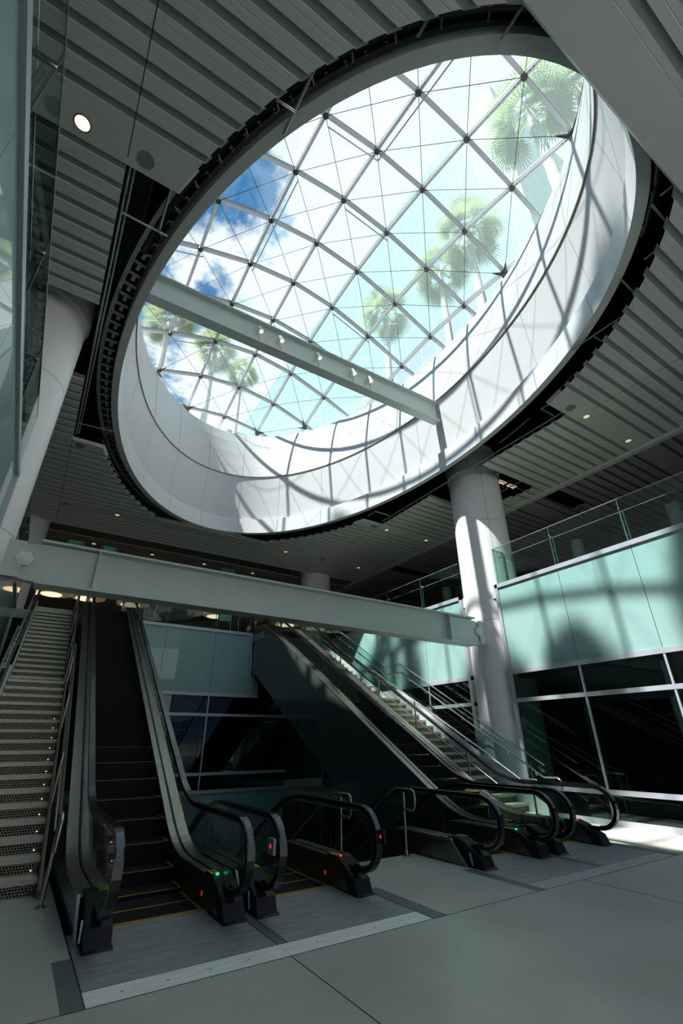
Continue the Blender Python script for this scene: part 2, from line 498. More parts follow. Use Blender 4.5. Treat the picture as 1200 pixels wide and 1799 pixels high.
# ---- cross wall at the far end of the void
wb = empty('wall_back', (XC, 18.6, 0), kind='structure')
fr = MB(); pn = MB(); gl = MB(); fin = MB()
x0, x1 = 2.45, 7.50
for z0, z1, xe in ((5.655, 5.77, x1), (3.222, 3.335, 7.9), (2.516, 2.613, 9.28), (0.562, 0.658, 9.28), (0.0, 0.11, 9.28)):
    fr.box(x0, xe, 18.57, 18.7, z0, z1)
fr.box(x1 - .07, x1, 18.56, 18.7, 4.0, 5.77)
pn.box(7.436, 7.9, 18.612, 18.64, 3.335, 5.0)
pn.box(7.436, 9.28, 18.612, 18.64, -2.6, 0.0)
for z0, z1 in ((0.11, 0.562), (0.658, 2.516), (2.613, 3.222)): gl.box(7.44, 9.28, 18.62, 18.632, z0, z1)
xs = [x0, 3.96, 5.90, x1 - .07]
for i in range(3):
    pn.box(xs[i] + .006, xs[i + 1] - .006, 18.612, 18.64, 3.335, 5.655)
    pn.box(xs[i] + .006, xs[i + 1] - .006, 18.612, 18.64, -2.6, 0.0)
    for z0, z1 in ((0.11, 0.562), (0.658, 2.516), (2.613, 3.222)):
        gl.box(xs[i], xs[i + 1], 18.62, 18.632, z0, z1)
for j in (3.96, 5.90):
    fr.box(j - .022, j + .022, 18.588, 18.65, 0.11, 3.222)
    fin.box(j - .16, j - .02, 18.66, 18.9, 0.11, 3.222)
fr.build('wall_frame', m_alup, wb); pn.build('teal_panel', m_teal, wb, kind='structure')
gl.build('glazing', m_window, wb, kind='structure'); fin.build('mullion_fin', m_tealfin, wb)

# ---- dark shell: rooms behind the glazing, lower level, plenum, far hall
sh = MB()
sh.box(-15, 36, -8.2, 46, -6.1, -5.6)                 # lower level floor
sh.box(-15, 36, 45.9, 46, -5.6, -1); sh.box(-15, 36, -8.2, -8.1, -5.6, -.3); sh.box(-15.1, -15, -8.2, 46, -5.6, 0); sh.box(35.9, 36, -8.2, 46, -5.6, 0); sh.box(XL - 8, XR + 8, 23.1, 45.9, -.4, -.3); sh.box(.68, 9.28, 18.95, 23, -2.7, -2.6); sh.box(-15, XL - 7.9, -8.2, 45.9, -.4, -.3); sh.box(XR + 7.9, 36, -8.2, 45.9, -.4, -.3); sh.box(XL - 8, .69, 18.6, 23.1, -.4, -.3); sh.box(9.2, XR + 12, 18.6, 23.1, -.4, -.3); sh.box(.69, 9.28, 18.7, 23.1, -.12, -.02)
sh.box(0.62, 0.68, 6.95, 18.6, -5.6, -0.3)
sh.box(9.28, 9.34, 6.95, 18.6, -5.6, -0.3)
sh.box(4.2, 5.7, 6.85, 6.94, -5.6, -0.3)
sh.box(0.68, 9.28, 6.0, 6.05, -5.6, -1.2)
sh.box(0.68, 9.28, 18.9, 18.95, -5.6, -2.6)
sh.build('wall_lower', m_black, kind='structure')
rb = MB()
rb.box(XR + 6, XR + 6.1, -8, 20, 0, 5.4)
rb.box(XL - 6.1, XL - 6, -8, 20, 0, 5.4)
rb.box(XL - 8, XR + 8, 23, 23.1, 0, 5.4)
ic = MB(); ic.box(XR + .35, XR + 6, -8, 18.5, 3.16, 3.25); ic.box(XL - 6, XL - .35, -8, 18.5, 3.16, 3.25)
ic.build('ceiling_inner', mat('grey inner ceiling', (0.22, 0.25, 0.24), 0.5), kind='structure')
rb.build('wall_inner', mat('dark interior wall', (0.016, 0.02, 0.019), 0.6), kind='structure')
up = MB()
up.box(XR + .05, 34, -8, 45, Z2 - .3, Z2)
up.box(-14, XL - .05, -8, 45, Z2 - .3, Z2)
up.box(XL - .05, XR + .05, 18.66, 45, Z2 - .3, Z2)
up.box(-.45, .64, 18.07, 18.66, Z2 - .3, Z2); up.box(9.3, 10.3, 18.07, 18.66, Z2 - .3, Z2)
up.build('floor_upper', m_floor, kind='structure')
fh = MB()
fh.box(-14, 34, 44.9, 45.2, Z2, 12); fh.box(33.8, 34, -8, 45, Z2, 15); fh.box(-14.2, -14, -8, 45, Z2, 15)
fh.build('wall_far', mat('dusky hall wall', (0.16, 0.145, 0.14), 0.6), kind='structure')
bk = MB(); bk.box(XL - 13, XL, -8.2, -8, 0, 15.0); bk.box(XR, XR + 23, -8.2, -8, 0, 15.0); bk.box(XL, XR, -8.2, -8, 9.5, 15)  # unseen end wall, left open so daylight fills the hall
bk.build('wall_front', mat('light hall wall', (0.55, 0.56, 0.54), 0.6), kind='structure')
pz = MB(); pz.box(-60, 80, -70, -8.2, -.3, -.02)  # unseen sunlit paving, added to bounce daylight into the hall
pz.build('ground_bounce', mat('pale bounce paving', (0.50, 0.49, 0.46), 0.7), kind='structure')
cw = MB(); cw.box(3.0, 8.5, 34.0, 34.2, Z2, 8.2)
cw.build('wall_pale', m_curtain, kind='structure')

# ---- roof slab above the plenum, with the light-well opening
def ell_ring(mb, a0, b0, z0, a1, b1, z1, n=160, th0=0, th1=2 * pi):
    vs = []; fs = []
    full = abs(th1 - th0 - 2 * pi) < 1e-6
    m = n if full else n + 1
    for i in range(m):
        th = th0 + (th1 - th0) * i / n
        c, s_ = math.cos(th), math.sin(th)
        vs += [(XC + a0 * c, YC + b0 * s_, z0), (XC + a1 * c, YC + b1 * s_, z1)]
    for i in range(n):
        j = (i + 1) % m
        fs.append((2 * i, 2 * j, 2 * j + 1, 2 * i + 1))
    sm = mb.smooth; mb.smooth = True; mb.add(vs, fs); mb.smooth = sm
rf = MB()
n = 160
ring = [(XC + 6.2 * math.cos(2 * pi * i / n), YC + 10.2 * math.sin(2 * pi * i / n)) for i in range(n)]
def to_rect(x, y):
    dx_, dy_ = x - XC, y - YC
    k = min((34 - XC if dx_ > 0 else XC + 14) / (abs(dx_) + 1e-9), (45 - YC if dy_ > 0 else YC + 12.2) / (abs(dy_) + 1e-9))
    return XC + dx_ * k, YC + dy_ * k
for zz in (14.9, 15.4):
    vs = []; fs = []
    for i, (x, y) in enumerate(ring):
        vs += [(x, y, zz), (*to_rect(x, y), zz)]
    for i in range(n):
        j = (i + 1) % n; fs.append((2 * i, 2 * j, 2 * j + 1, 2 * i + 1))
    rf.add(vs, fs)
# corner fill
for cx, cyy in ((-14, -8.2), (34, -8.2), (34, 45), (-14, 45)):
    rf.box(min(cx, cx - 6 * (1 if cx > 0 else -1)), max(cx, cx - 6 * (1 if cx > 0 else -1)), min(cyy, cyy - 6 * (1 if cyy > 0 else -1)), max(cyy, cyy - 6 * (1 if cyy > 0 else -1)), 14.92, 15.38)
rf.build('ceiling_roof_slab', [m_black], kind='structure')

# ---- light well: soffit ring, hem, wall, flared upper wall
lw = empty('wall_lightwell', (XC, YC, 9.8), kind='structure')
h = MB(); ell_ring(h, 5.12, 8.87, 9.79, 4.95, 8.65, 9.79); ell_ring(h, 5.12, 8.87, 9.79, 5.14, 8.9, 9.95)
h.build('soffit_ring', m_soffit, lw, kind='structure')
h = MB(); ell_ring(h, 4.95, 8.65, 9.79, 4.97, 8.67, 10.46); ell_ring(h, 4.97, 8.67, 10.46, 5.15, 8.85, 10.47)
h.build('hem_band', m_whitehem, lw, kind='structure')
h = MB(); ell_ring(h, 5.14, 8.84, 10.3, 5.02, 8.72, 12.64); h.build('lower_drum', m_white, lw, kind='structure')
h = MB(); ell_ring(h, 5.02, 8.72, 12.635, 4.985, 8.685, 12.65); ell_ring(h, 4.985, 8.685, 12.65, 4.985, 8.685, 12.69); ell_ring(h, 4.985, 8.685, 12.69, 5.03, 8.73, 12.70); h.build('seam_reveal', m_seam, lw)
h = MB()
prof = [(5.03, 8.73, 12.70), (5.10, 8.79, 13.3), (5.20, 8.88, 14.0), (5.33, 9.0, 14.7), (5.49, 9.14, 15.28), (5.55, 9.2, 15.34), (6.0, 9.75, 15.42), (6.25, 10.25, 15.46), (6.4, 10.5, 15.2)]
for a, b in zip(prof[:-1], prof[1:]): ell_ring(h, *a, *b)
h.build('upper_drum', m_white, lw, kind='structure')
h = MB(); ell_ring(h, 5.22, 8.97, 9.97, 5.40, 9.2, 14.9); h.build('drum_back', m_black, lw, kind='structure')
# panel joints on the drum
h = MB()
for k in range(20):
    th = 2 * pi * (k + .35) / 20
    for (a0, b0, z0, a1, b1, z1) in ((4.945, 8.645, 9.8, 4.945, 8.645, 10.44), (5.13, 8.83, 10.48, 5.015, 8.714, 12.6)):
        d = 0.0022
        vs = []
        for a, b, z in ((a0, b0, z0), (a1, b1, z1)):
            for q in (-d, d):
                vs.append((XC + a * math.cos(th + q / 2), YC + b * math.sin(th + q / 2), z))
        h.add(vs, [(0, 1, 3, 2)])
    vs = []; fs = []
    for i, (a, b, z) in enumerate(prof[:5]):
        for q in (-.0022, .0022): vs.append((XC + (a - .006) * math.cos(th + q / 2), YC + (b - .006) * math.sin(th + q / 2), z))
        if i: fs.append((2 * i - 2, 2 * i - 1, 2 * i + 1, 2 * i))
    h.add(vs, fs)
h.build('panel_joint', mat('grey drum joint', (0.25, 0.25, 0.24), 0.7), lw)

# ---- corrugated ceiling
def intervals(y, x0, x1, holes):
    iv = [(x0, x1)]
    for (hy0, hy1, hx0, hx1) in holes:
        if hy0 < y < hy1:
            new = []
            for a, b in iv:
                if hx1 <= a or hx0 >= b: new.append((a, b)); continue
                if a < hx0: new.append((a, hx0))
                if hx1 < b: new.append((hx1, b))
            iv = new
    return iv
FLATS = [(-8.83, -8.36), (-4.37, -3.90), (0.10, 0.57), (4.58, 5.02), (9.03, 9.47), (13.50, 13.93), (17.95, 18.38)]
def ceil_field(name, m, x0, x1, y0, y1, holes, ell=True, z=ZC, flats=FLATS, parent=None, kind='structure', xbreaks=()):
    strips = []  # (ya, yb, type)
    ys = y0
    fl_ = [f for f in flats if f[1] > y0 and f[0] < y1]
    cur = y0
    for f in fl_ + [(y1, y1)]:
        L = f[0] - cur
        if L > 0.05:
            k = max(1, round(L / 0.3345))
            for i in range(k):
                strips.append((cur + L * i / k, cur + L * (i + 1) / k, 'r'))
        if f[1] > f[0]: strips.append((f[0], f[1], 'f'))
        cur = f[1]
    mb = MB()
    for ya, yb, t in strips:
        ym = (ya + yb) / 2
        hs = list(holes)
        if ell and abs(ym - YC) < 9.2 and not (t == 'f' and (ym < 0.7 or ym > 17.8)) and ym < 17.6:
            hw = 5.47 * math.sqrt(1 - ((ym - YC) / 9.2) ** 2)
            hs.append((ya - 1, yb + 1, XC - hw, XC + hw))
        cut = bool(len(hs) > len(holes))
        for a, b in intervals(ym, x0, x1, hs):
            if b - a < .02: continue
            ea = cut and abs(a - (XC + hw)) < 1e-6; eb = cut and abs(b - (XC - hw)) < 1e-6
            n0 = len(mb.v)
            if t == 'f':
                poly = [(ya - .03, z + .07), (ya, z), (yb, z), (yb + .03, z + .07), (yb + .03, z + .1), (ya - .03, z + .1)]
                mb.prism_x(poly, a, b)
            else:
                w = .12; t_ = .004
                # folded pan, then a darker strip set back in the gap between pans
                p = [(ya + w, z + .05), (ya + w, z), (ya + w + .085, z), (ya + w + .09, z + .004), (ya + w + .1, z), (yb, z), (yb, z + .05), (yb - t_, z + .05), (yb - t_, z + t_), (ya + w + t_, z + t_), (ya + w + t_, z + .05)]
                mb.m = 0; mb.prism_x(p, a, b)
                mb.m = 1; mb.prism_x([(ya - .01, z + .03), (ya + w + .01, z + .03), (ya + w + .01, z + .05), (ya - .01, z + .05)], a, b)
                mb.m = 0
            if ea or eb:
                for q in range(n0, len(mb.v)):
                    X_, Y_, Z_ = mb.v[q]
                    h_ = 5.47 * math.sqrt(max(0.0, 1 - ((Y_ - YC) / 9.2) ** 2)) - (.05 if Z_ > z + .03 else 0)
                    if ea and abs(X_ - a) < 1e-6: mb.v[q] = (XC + h_, Y_, Z_)
                    if eb and abs(X_ - b) < 1e-6: mb.v[q] = (XC - h_, Y_, Z_)
    return mb.build(name, [m, m_gapstrip if m is m_ceil else m_gapstrip2], parent, kind=kind)
hL = [(5.02, 13.42, XL + .37, 5.0), (7.95, 10.35, -3.0, 5.0), (7.95, 10.5, 5.0, 13.3), (5.02, 13.42, 5.0, 10.64)]
ceil_field('ceiling', m_ceil, -8, 13.95, -7.9, 20.25, hL)
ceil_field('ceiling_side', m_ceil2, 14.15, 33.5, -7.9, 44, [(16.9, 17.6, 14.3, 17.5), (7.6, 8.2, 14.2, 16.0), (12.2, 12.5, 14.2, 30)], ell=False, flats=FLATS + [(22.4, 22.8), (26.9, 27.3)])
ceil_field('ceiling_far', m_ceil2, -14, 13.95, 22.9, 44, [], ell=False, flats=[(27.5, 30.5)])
tr = MB(); tr.box(13.93, 14.14, -7.9, 44, ZC - .06, ZC + .05); tr.build('trim_2', m_ceil, kind='structure')
s2 = MB(); s2.box(-8, 13.9, 21.15, 22.5, ZC, ZC + .05); s2.build('ceiling_soffit', mat('dim soffit', (0.22, 0.20, 0.19), 0.5), kind='structure')
# seams across the deck (run along y)
sm = MB()
for x, ya, yb in ((-.67, -10, 4.9), (-.67, 13.5, 20.2), (10.64, 13.5, 20.2)):
    sm.box(x - .006, x + .006, ya, yb, ZC - .004, ZC + .001)
yz = 0.6
sm.build('trim_3', m_joint, kind='structure')
sg = MB()   # zig-zag lap on the right bay
yy = 4.5; k = 0
while yy > -3:
    sg.box(11.02, 11.03, yy - .22, yy, ZC - .004, ZC + .001); yy -= .3345
sg.build('trim_4', m_joint, kind='structure')

# ================================================================== COLUMNS
def column(x, y, z0, z1, r, label, seam=(4.8, 8.05), name='column', group=None, m=m_column):
    c = empty(name, (x, y, z0), label, 'column', group)
    b = MB(); b.cyl(x, y, z0, z1, r, 64); b.build('shaft', m, c)
    s = MB()
    for zz in seam:
        s.cyl(x, y, zz, zz + .012, r + .001, 64)
    if seam: s.build('cladding_joint', mat('fine dark joint', (0.25, 0.25, 0.25), 0.7), c)
    q = MB(); 
    if seam:
        for a in (0.62 * pi, 1.32 * pi):
            px, py = x + (r + .001) * math.cos(a), y + (r + .001) * math.sin(a)
            q.box(px - .004, px + .004, py - .004, py + .004, z0, z1 - .9)
        q.build('vertical_joint', mat('fine dark joint', (0.25, 0.25, 0.25), 0.7), c)
        k = MB(); k.cyl(x, y, z1 - 1.0, z1 - .3, r + .05, 64); k.build('collar', mat('grey collar', (0.36, 0.37, 0.36), .5), c)
    return c
column(-1.69, 9.33, 0, 11.0, .86, 'thick white round column beside the left glass wall holding the left end of the pinned beam')
column(11.70, 9.33, 0, 11.0, .86, 'thick white round column with sunlit streaks on the right, between the two teal wall segments')
column(-1.69, 20.75, Z2, 10.2, .80, 'dim round column far behind the left end of the pinned beam', seam=())
column(11.70, 20.75, Z2, 9.9, .80, 'dim round column standing behind the middle of the pinned beam', seam=())
for i, (y, w) in enumerate(((4.66, 'rightmost of the short grey green posts behind the right guard glass'),
                            (7.70, 'short grey green round post behind the guard glass, right of the sunlit column'),
                            (13.9, 'short grey green round post behind the guard glass, left of the sunlit column'))):
    p = MB(); p.cyl(14.5, y, Z2, 7.68 if i else 7.72, .19, 24)
    o = p.build('round_post', mat('grey green post', (0.22, 0.29, 0.27), .4), None, w, None, 'post', 'short round posts on the upper floor')

# ================================================================== PINNED BEAM
pb = empty('pinned_beam', (XC, 9.19, 4.0), 'long grey green steel I-beam pinned between the two white columns above the escalators', 'beam')
b = MB()
b.box(-.42, 10.42, 9.0, 9.38, 4.78, 4.82); b.build('top_flange', m_steel_paint, pb)
b = MB(); b.box(-.36, 10.38, 9.0, 9.38, 4.03, 4.07); b.build('bottom_flange', m_steel_paint, pb)
b = MB(); b.box(-.4, 10.4, 9.175, 9.205, 4.07, 4.78); b.build('web', m_steel_paint, pb)
def endplate(xp, s):
    b = MB()
    pts = []
    R = .36
    # polygon in x,z: rounded nose towards the column
    pts.append((xp + s * 1.12, 4.09)); pts.append((xp + s * 1.12, 4.76)); pts.append((xp + s * .3, 4.76))
    for k in range(9):
        a = pi / 2 + k * pi / 8
        pts.append((xp + s * (.10 + .32 * math.cos(a)) if True else 0, 4.41 + .33 * math.sin(a)))
    pts.append((xp + s * .3, 4.07))
    b.prism_y(pts, 9.10, 9.175)
    b.prism_y(pts, 9.205, 9.28)
    b.build('end_plate', m_steel_paint, pb)
    b = MB()
    b.disc_dir((xp, 9.10, 4.44), (0, -1, 0), .135, .07, 6)
    b.disc_dir((xp, 9.03, 4.44), (0, -1, 0), .085, .03, 20)
    b.disc_dir((xp, 9.001, 4.44), (0, -1, 0), .05, .02, 20)
    b.build('pin_nut', mat('light steel nut', (0.66, 0.69, 0.66), .35, .2), pb)
    b = MB()
    for y in (8.98, 9.30):
        b.box(xp - s * .02, xp - s * .5, y + .06, y + .1, 4.1, 4.74)
    b.build('column_lug', m_steel_paint, pb)
endplate(-.59, 1); endplate(10.56, -1)
for x in (.52, 9.40):
    b = MB(); b.box(x - .012, x + .012, 9.0, 9.38, 4.07, 4.78); b.build('stiffener', m_steel_paint, pb)

# ================================================================== LIGHT-WELL BEAM + SPOTLIGHTS
ob = empty('skylight_beam', (XC, 9.1, 11.6), 'grey white steel I-beam crossing the oval light well with five spotlights on it', 'beam')
def sheared(mb, x0, x1, y0, y1, z0, z1, k=.017):
    f = lambda x: k * (x - XC)
    mb.add([(x0, y0, z0 + f(x0)), (x1, y0, z0 + f(x1)), (x1, y1, z0 + f(x1)), (x0, y1, z0 + f(x0)), (x0, y0, z1 + f(x0)), (x1, y0, z1 + f(x1)), (x1, y1, z1 + f(x1)), (x0, y1, z1 + f(x0))],
           [(0, 3, 2, 1), (4, 5, 6, 7), (0, 1, 5, 4), (1, 2, 6, 5), (2, 3, 7, 6), (3, 0, 4, 7)])
b = MB(); sheared(b, .0, 9.97, 8.94, 9.25, 12.42, 12.46); b.build('top_flange', m_steel_paint, ob)
b = MB(); sheared(b, .0, 9.97, 8.94, 9.25, 11.63, 11.67); b.build('bottom_flange', m_steel_paint, ob)
b = MB(); sheared(b, .0, 9.97, 9.08, 9.11, 11.67, 12.42); b.build('web', m_steel_paint, ob)
spot_lab = ['leftmost small lit spotlight on the light-well beam', 'second small lit spotlight from the left on the light-well beam',
            'middle small lit spotlight on the light-well beam', 'fourth small lit spotlight from the left on the light-well beam',
            'rightmost small lit spotlight on the light-well beam']
for i, x in enumerate((3.10, 3.75, 5.02, 6.29, 6.94)):
    zb = 11.67 + .017 * (x - XC)
    t = empty('spotlight', (x, 8.97, zb), spot_lab[i], 'spotlight', 'spotlights on the light-well beam')
    b = MB(); b.box(x - .05, x + .05, 8.95, 9.02, zb, zb + .02); b.box(x - .012, x + .012, 8.975, 8.995, zb, zb + .26); b.build('bracket', m_darksteel, t)
    b = MB(); b.disc_dir((x + .02, 8.92, zb + .34), (-.25, .25, .75), .062, .2, 18); b.build('housing', mat('white lamp housing', (.8, .8, .78), .35), t)
    b = MB(); b.disc_dir((x + .02, 8.92, zb + .335), (-.25, .25, .75), .056, .006, 18); b.add([], []); b.build('lens', m_lampbig, t)

# ================================================================== SKYLIGHT GRID SHELL
SP = 1.80; SPY = 1.838; YG = 9.257
def dz(x, y):
    u2, v2 = (x - XC) ** 2, (y - YG) ** 2
    return 17.94 - .06964 * u2 - .02697 * v2 + .000526 * u2 * u2 + .0000678 * v2 * v2
def Ev(x, y): return ((x - XC) / 5.49) ** 2 + ((y - YC) / 9.3) ** 2
sky = empty('skylight', (XC, YC, 16.0), 'domed oval skylight of white steel bars, crossed cables and glass panes above the light well', 'skylight')
def node(i, j): 
    x, y = XC + SP * i, YG + SPY * j
    return Vector((x, y, dz(x, y)))
def bar_pts(fix, val, lo, hi):
    pts = []
    for k in range(lo, hi + 1): pts.append(node(val, k) if fix == 'x' else node(k, val))
    return pts
LIM = 1.24
def clip_end(a, b):
    """from inside node a toward b, stop where Ev = LIM"""
    for t in [i / 20 for i in range(1, 21)]:
        p = a.lerp(b, t)
        if Ev(p.x, p.y) > LIM: return p
    return b
def line_nodes(fixx, v):
    ins = [k for k in range(-6, 7) if (Ev(*node(v, k).xy) if fixx else Ev(*node(k, v).xy)) < LIM]
    if not ins: return []
    g = (lambda k: node(v, k)) if fixx else (lambda k: node(k, v))
    pts = [g(k) for k in ins]
    pts = [clip_end(pts[0], g(ins[0] - 1))] + pts + [clip_end(pts[-1], g(ins[-1] + 1))]
    return pts
def bar_mesh(mb, a, b):
    d = (b - a).normalized(); s_ = d.cross(Vector((0, 0, 1))).normalized(); u = s_.cross(d)
    def bx(w0, w1, h0, h1):
        vs = []
        for p in (a, b):
            for w, hh in ((w0, h0), (w1, h0), (w1, h1), (w0, h1)): vs.append(p + s_ * w + u * hh)
        mb.add(vs, [(0, 1, 2, 3), (7, 6, 5, 4), (0, 4, 5, 1), (1, 5, 6, 2), (2, 6, 7, 3), (3, 7, 4, 0)])
    mb.m = 0
    bx(-.046, .046, 0.0, .014); bx(-.012, .012, .014, .10); bx(-.046, .046, .10, .125)
    mb.m = 1
    bx(-.052, .052, .126, .146)
    mb.m = 0
for fx, rng in ((True, range(-3, 4)), (False, range(-5, 6))):
    for v in rng:
        pts = line_nodes(fx, v)
        if len(pts) < 2: continue
        mb = MB()
        for a, b in zip(pts[:-1], pts[1:]):
            if (b - a).length > .15: bar_mesh(mb, a, b)
        mb.build('glazing_bar', [m_bar, m_gasket], sky)
hubs = []
for i in range(-3, 4):
    for j in range(-5, 6):
        p = node(i, j)
        if Ev(p.x, p.y) < LIM: hubs.append((i, j))
        else: continue
        mb = MB(); mb.disc_dir(p + Vector((0, 0, -.05)), (0, 0, 1), .082, .13, 16)
        mb.m = 1
        for dx_, dy_ in ((1, 0), (-1, 0), (0, 1), (0, -1)):
            q_ = Vector((dx_ * .3, dy_ * .3, dz(p.x + dx_ * .3, p.y + dy_ * .3) - p.z))
            mb.m = 2; mb.tube([p + Vector((0, 0, 0)), p + q_], .012, 6); mb.m = 1
            for dd in (.17, .27):
                mb.disc_dir(p + Vector((dx_ * dd, dy_ * dd, -.006)) + Vector((0, 0, (dz(p.x + dx_ * dd, p.y + dy_ * dd) - p.z))), (0, 0, 1), .022, .03, 8)
        mb.build('hub', [m_hub, m_ink, m_bar], sky)
# rubber-sleeved cable anchors on the rim nodes
for (i, j), dirs in {(3, -2): ((-1, 0), (0, -1)), (2, -4): ((-1, 0), (-1, 1)), (-2, 4): ((1, 0), (1, -1)), (-1, 5): ((0, -1), (1, -1)), (1, 5): ((0, -1), (-1, 0)), (2, 4): ((-1, 0), (0, -1))}.items():
    p = node(i, j); mb = MB()
    mb.disc_dir(p + Vector((0, 0, -.12)), (0, 0, 1), .11, .14, 14)
    for d_ in ((1, 1), (-1, -1), (1, -1), (-1, 1)):
        q_ = p + Vector((d_[0] * .27, d_[1] * .27, 0)); 
        if Ev(p.x + d_[0], p.y + d_[1]) < 1.05: mb.tube([p + Vector((0, 0, -.06)), Vector((q_.x, q_.y, dz(q_.x, q_.y) - .05))], [.085, .018], 10)
    mb.build('cable_anchor', m_hub, sky)
# cables along both diagonals
def diag(i0, j0, di, dj):
    pts = []
    i, j = i0, j0
    while abs(i) <= 4 and abs(j) <= 6:
        p = node(i, j)
        if Ev(p.x, p.y) < LIM: pts.append(p + Vector((0, 0, -.03)))
        elif pts: break
        i += di; j += dj
    return pts
for di, dj in ((1, 1), (1, -1)):
    for k in range(-9, 10):
        i0 = -4; j0 = k - 4 * dj if False else k
        # start from i=-3 line and walk; collect any run inside
        run = []
        for i in range(-3, 4):
            j = k + (i * dj)
            p = node(i, j)
            if Ev(p.x, p.y) < LIM: run.append(p + Vector((0, 0, -.03)))
        if len(run) > 1:
            mb = MB(); mb.tube(run, .009, 6); mb.build('cable', m_cable, sky)
# panes
for i in range(-4, 4):
    for j in range(-6, 6):
        c = [node(i, j), node(i + 1, j), node(i + 1, j + 1), node(i, j + 1)]
        cc = sum(c, Vector()) / 4
        if Ev(cc.x, cc.y) > 1.3: continue
        mb = MB()
        g = .055
        vs = []
        for p in c:
            d = cc - p
            vs.append(p + Vector((g if d.x > 0 else -g, g if d.y > 0 else -g, .135)))
        mb.add(vs + [v + Vector((0, 0, .012)) for v in vs], [(0, 1, 2, 3), (7, 6, 5, 4), (0, 4, 5, 1), (1, 5, 6, 2), (2, 6, 7, 3), (3, 7, 4, 0)])
        dm = m_sky if i < -1 else (m_skym if i < 1 else m_skyd)  # haze of reflected light mixed into the panes, stronger towards +x
        mb.build('glass_pane', dm, sky)
# maintenance rails parallel to some bars
for a, b in (((0, -4), (0, -2)), ((0, -1), (1, -1)), ((-1, -2), (0, -2)), ((-3, 1), (-2, 1)), ((-2, 3), (-1, 3)), ((-1, -1), (-1, 1)), ((1, 1), (2, 1))):
    p, q = node(*a), node(*b); off = Vector((.16, .16, -.09))
    mb = MB(); mb.tube([p + off, q + off], .022, 8)
    mb.build('safety_rail', m_alu, sky)

# ================================================================== RING FRAMING IN THE GAP
fg = empty('soffit_framing', (XC, YC, 9.9), 'exposed metal track and stud framing ringing the light well in the black ceiling gap', 'framing')
def ept(th, a, b, z): return Vector((XC + a * math.cos(th), YC + b * math.sin(th), z))
t_ = MB()
th0, th1, nn = math.radians(100), math.radians(232), 60
vs = []; fs = []
for i in range(nn + 1):
    th = th0 + (th1 - th0) * i / nn
    for a, b, z in ((5.42, 9.12, 9.93), (5.50, 9.20, 9.93), (5.50, 9.20, 9.99), (5.42, 9.12, 9.99)): vs.append(ept(th, a, b, z))
for i in range(nn):
    for k in range(4): fs.append((4 * i + k, 4 * i + (k + 1) % 4, 4 * i + 4 + (k + 1) % 4, 4 * i + 4 + k))
t_.add(vs, fs); t_.build('curved_track', m_galv, fg)
k = 0
th = math.radians(118)
while th < math.radians(236):
    p0, p1 = ept(th, 5.18, 8.93, 10.02), ept(th, 5.42, 9.12, 10.02)
    d = (p1 - p0).normalized(); s_ = Vector((-d.y, d.x, 0))
    mb = MB()
    def bxx(a, b, w, z0, z1):
        mb.add([a + s_ * w + Vector((0, 0, z0)), a - s_ * w + Vector((0, 0, z0)), b - s_ * w + Vector((0, 0, z0)), b + s_ * w + Vector((0, 0, z0)),
                a + s_ * w + Vector((0, 0, z1)), a - s_ * w + Vector((0, 0, z1)), b - s_ * w + Vector((0, 0, z1)), b + s_ * w + Vector((0, 0, z1))],
               [(0, 1, 2, 3), (7, 6, 5, 4), (0, 4, 5, 1), (1, 5, 6, 2), (2, 6, 7, 3), (3, 7, 4, 0)])
    bxx(p0, p1, .02, 0, .05)
    mid = p0.lerp(p1, .45)
    a_ = mid + s_ * .02; 
    mb.add([mid - d * .035 + s_ * .0, mid + d * .035 + s_ * .0, mid + d * .035 + s_ * -.16, mid - d * .035 + s_ * -.16], [(0, 1, 2, 3)])
    mb.build('stud', m_stud, fg)
    # step of about 0.3 m along the ellipse
    ds = math.hypot(5.3 * math.sin(th), 9.0 * math.cos(th))
    th += .30 / ds
# handwriting on the curved track
def ground_pt(x, y, z):
    d_ = fwd + rgt * ((x - 600) / F_PX) - upv * ((y - 899.5) / F_PX)
    return Vector((0, 0, CAM_H)) + d_ * ((z - CAM_H) / d_.z)
pa, pb_ = ground_pt(206, 519, 9.926), ground_pt(217, 491, 9.926)
cu = bpy.data.curves.new('t', 'FONT'); cu.body = '45 94'; cu.size = .075; cu.extrude = .0005
to = bpy.data.objects.new('t', cu); sc.collection.objects.link(to)
me = bpy.data.meshes.new_from_object(to.evaluated_get(bpy.context.evaluated_depsgraph_get())); bpy.data.objects.remove(to)
me.materials.clear(); me.materials.append(m_ink)
o = bpy.data.objects.new('handwriting', me); sc.collection.objects.link(o); o.parent = fg
xd = (pb_ - pa).normalized(); zd = Vector((0, 0, -1)); yd = zd.cross(xd)
o.matrix_local = Matrix.Translation(pa - fg.location + yd * -.03) @ Matrix((xd, yd, zd)).transposed().to_4x4()
# black pipe around the near and right side with straps
pp = empty('ring_pipe', (XC, YC, 10.1), 'black pipe with light strap brackets curving round the near edge of the light well', 'pipe')
def arc(a, b, z, d0, d1, n=70): return [ept(math.radians(d0 + (d1 - d0) * i / n), a, b, z) for i in range(n + 1)]
mb = MB(); mb.tube(arc(5.33, 9.04, 10.12, 196, 300), .12, 14); mb.build('pipe_run', m_duct, pp)
th = math.radians(200)
while th < math.radians(300):
    p = ept(th, 5.22, 8.95, 9.93); q = ept(th, 5.44, 9.14, 10.26)
    mb = MB(); mb.tube([p, p.lerp(q, .5) + Vector((0, 0, -.06)), q], .016, 6); mb.build('strap', m_stud, pp)
    ds = math.hypot(5.3 * math.sin(th), 9.0 * math.cos(th)); th += .62 / ds
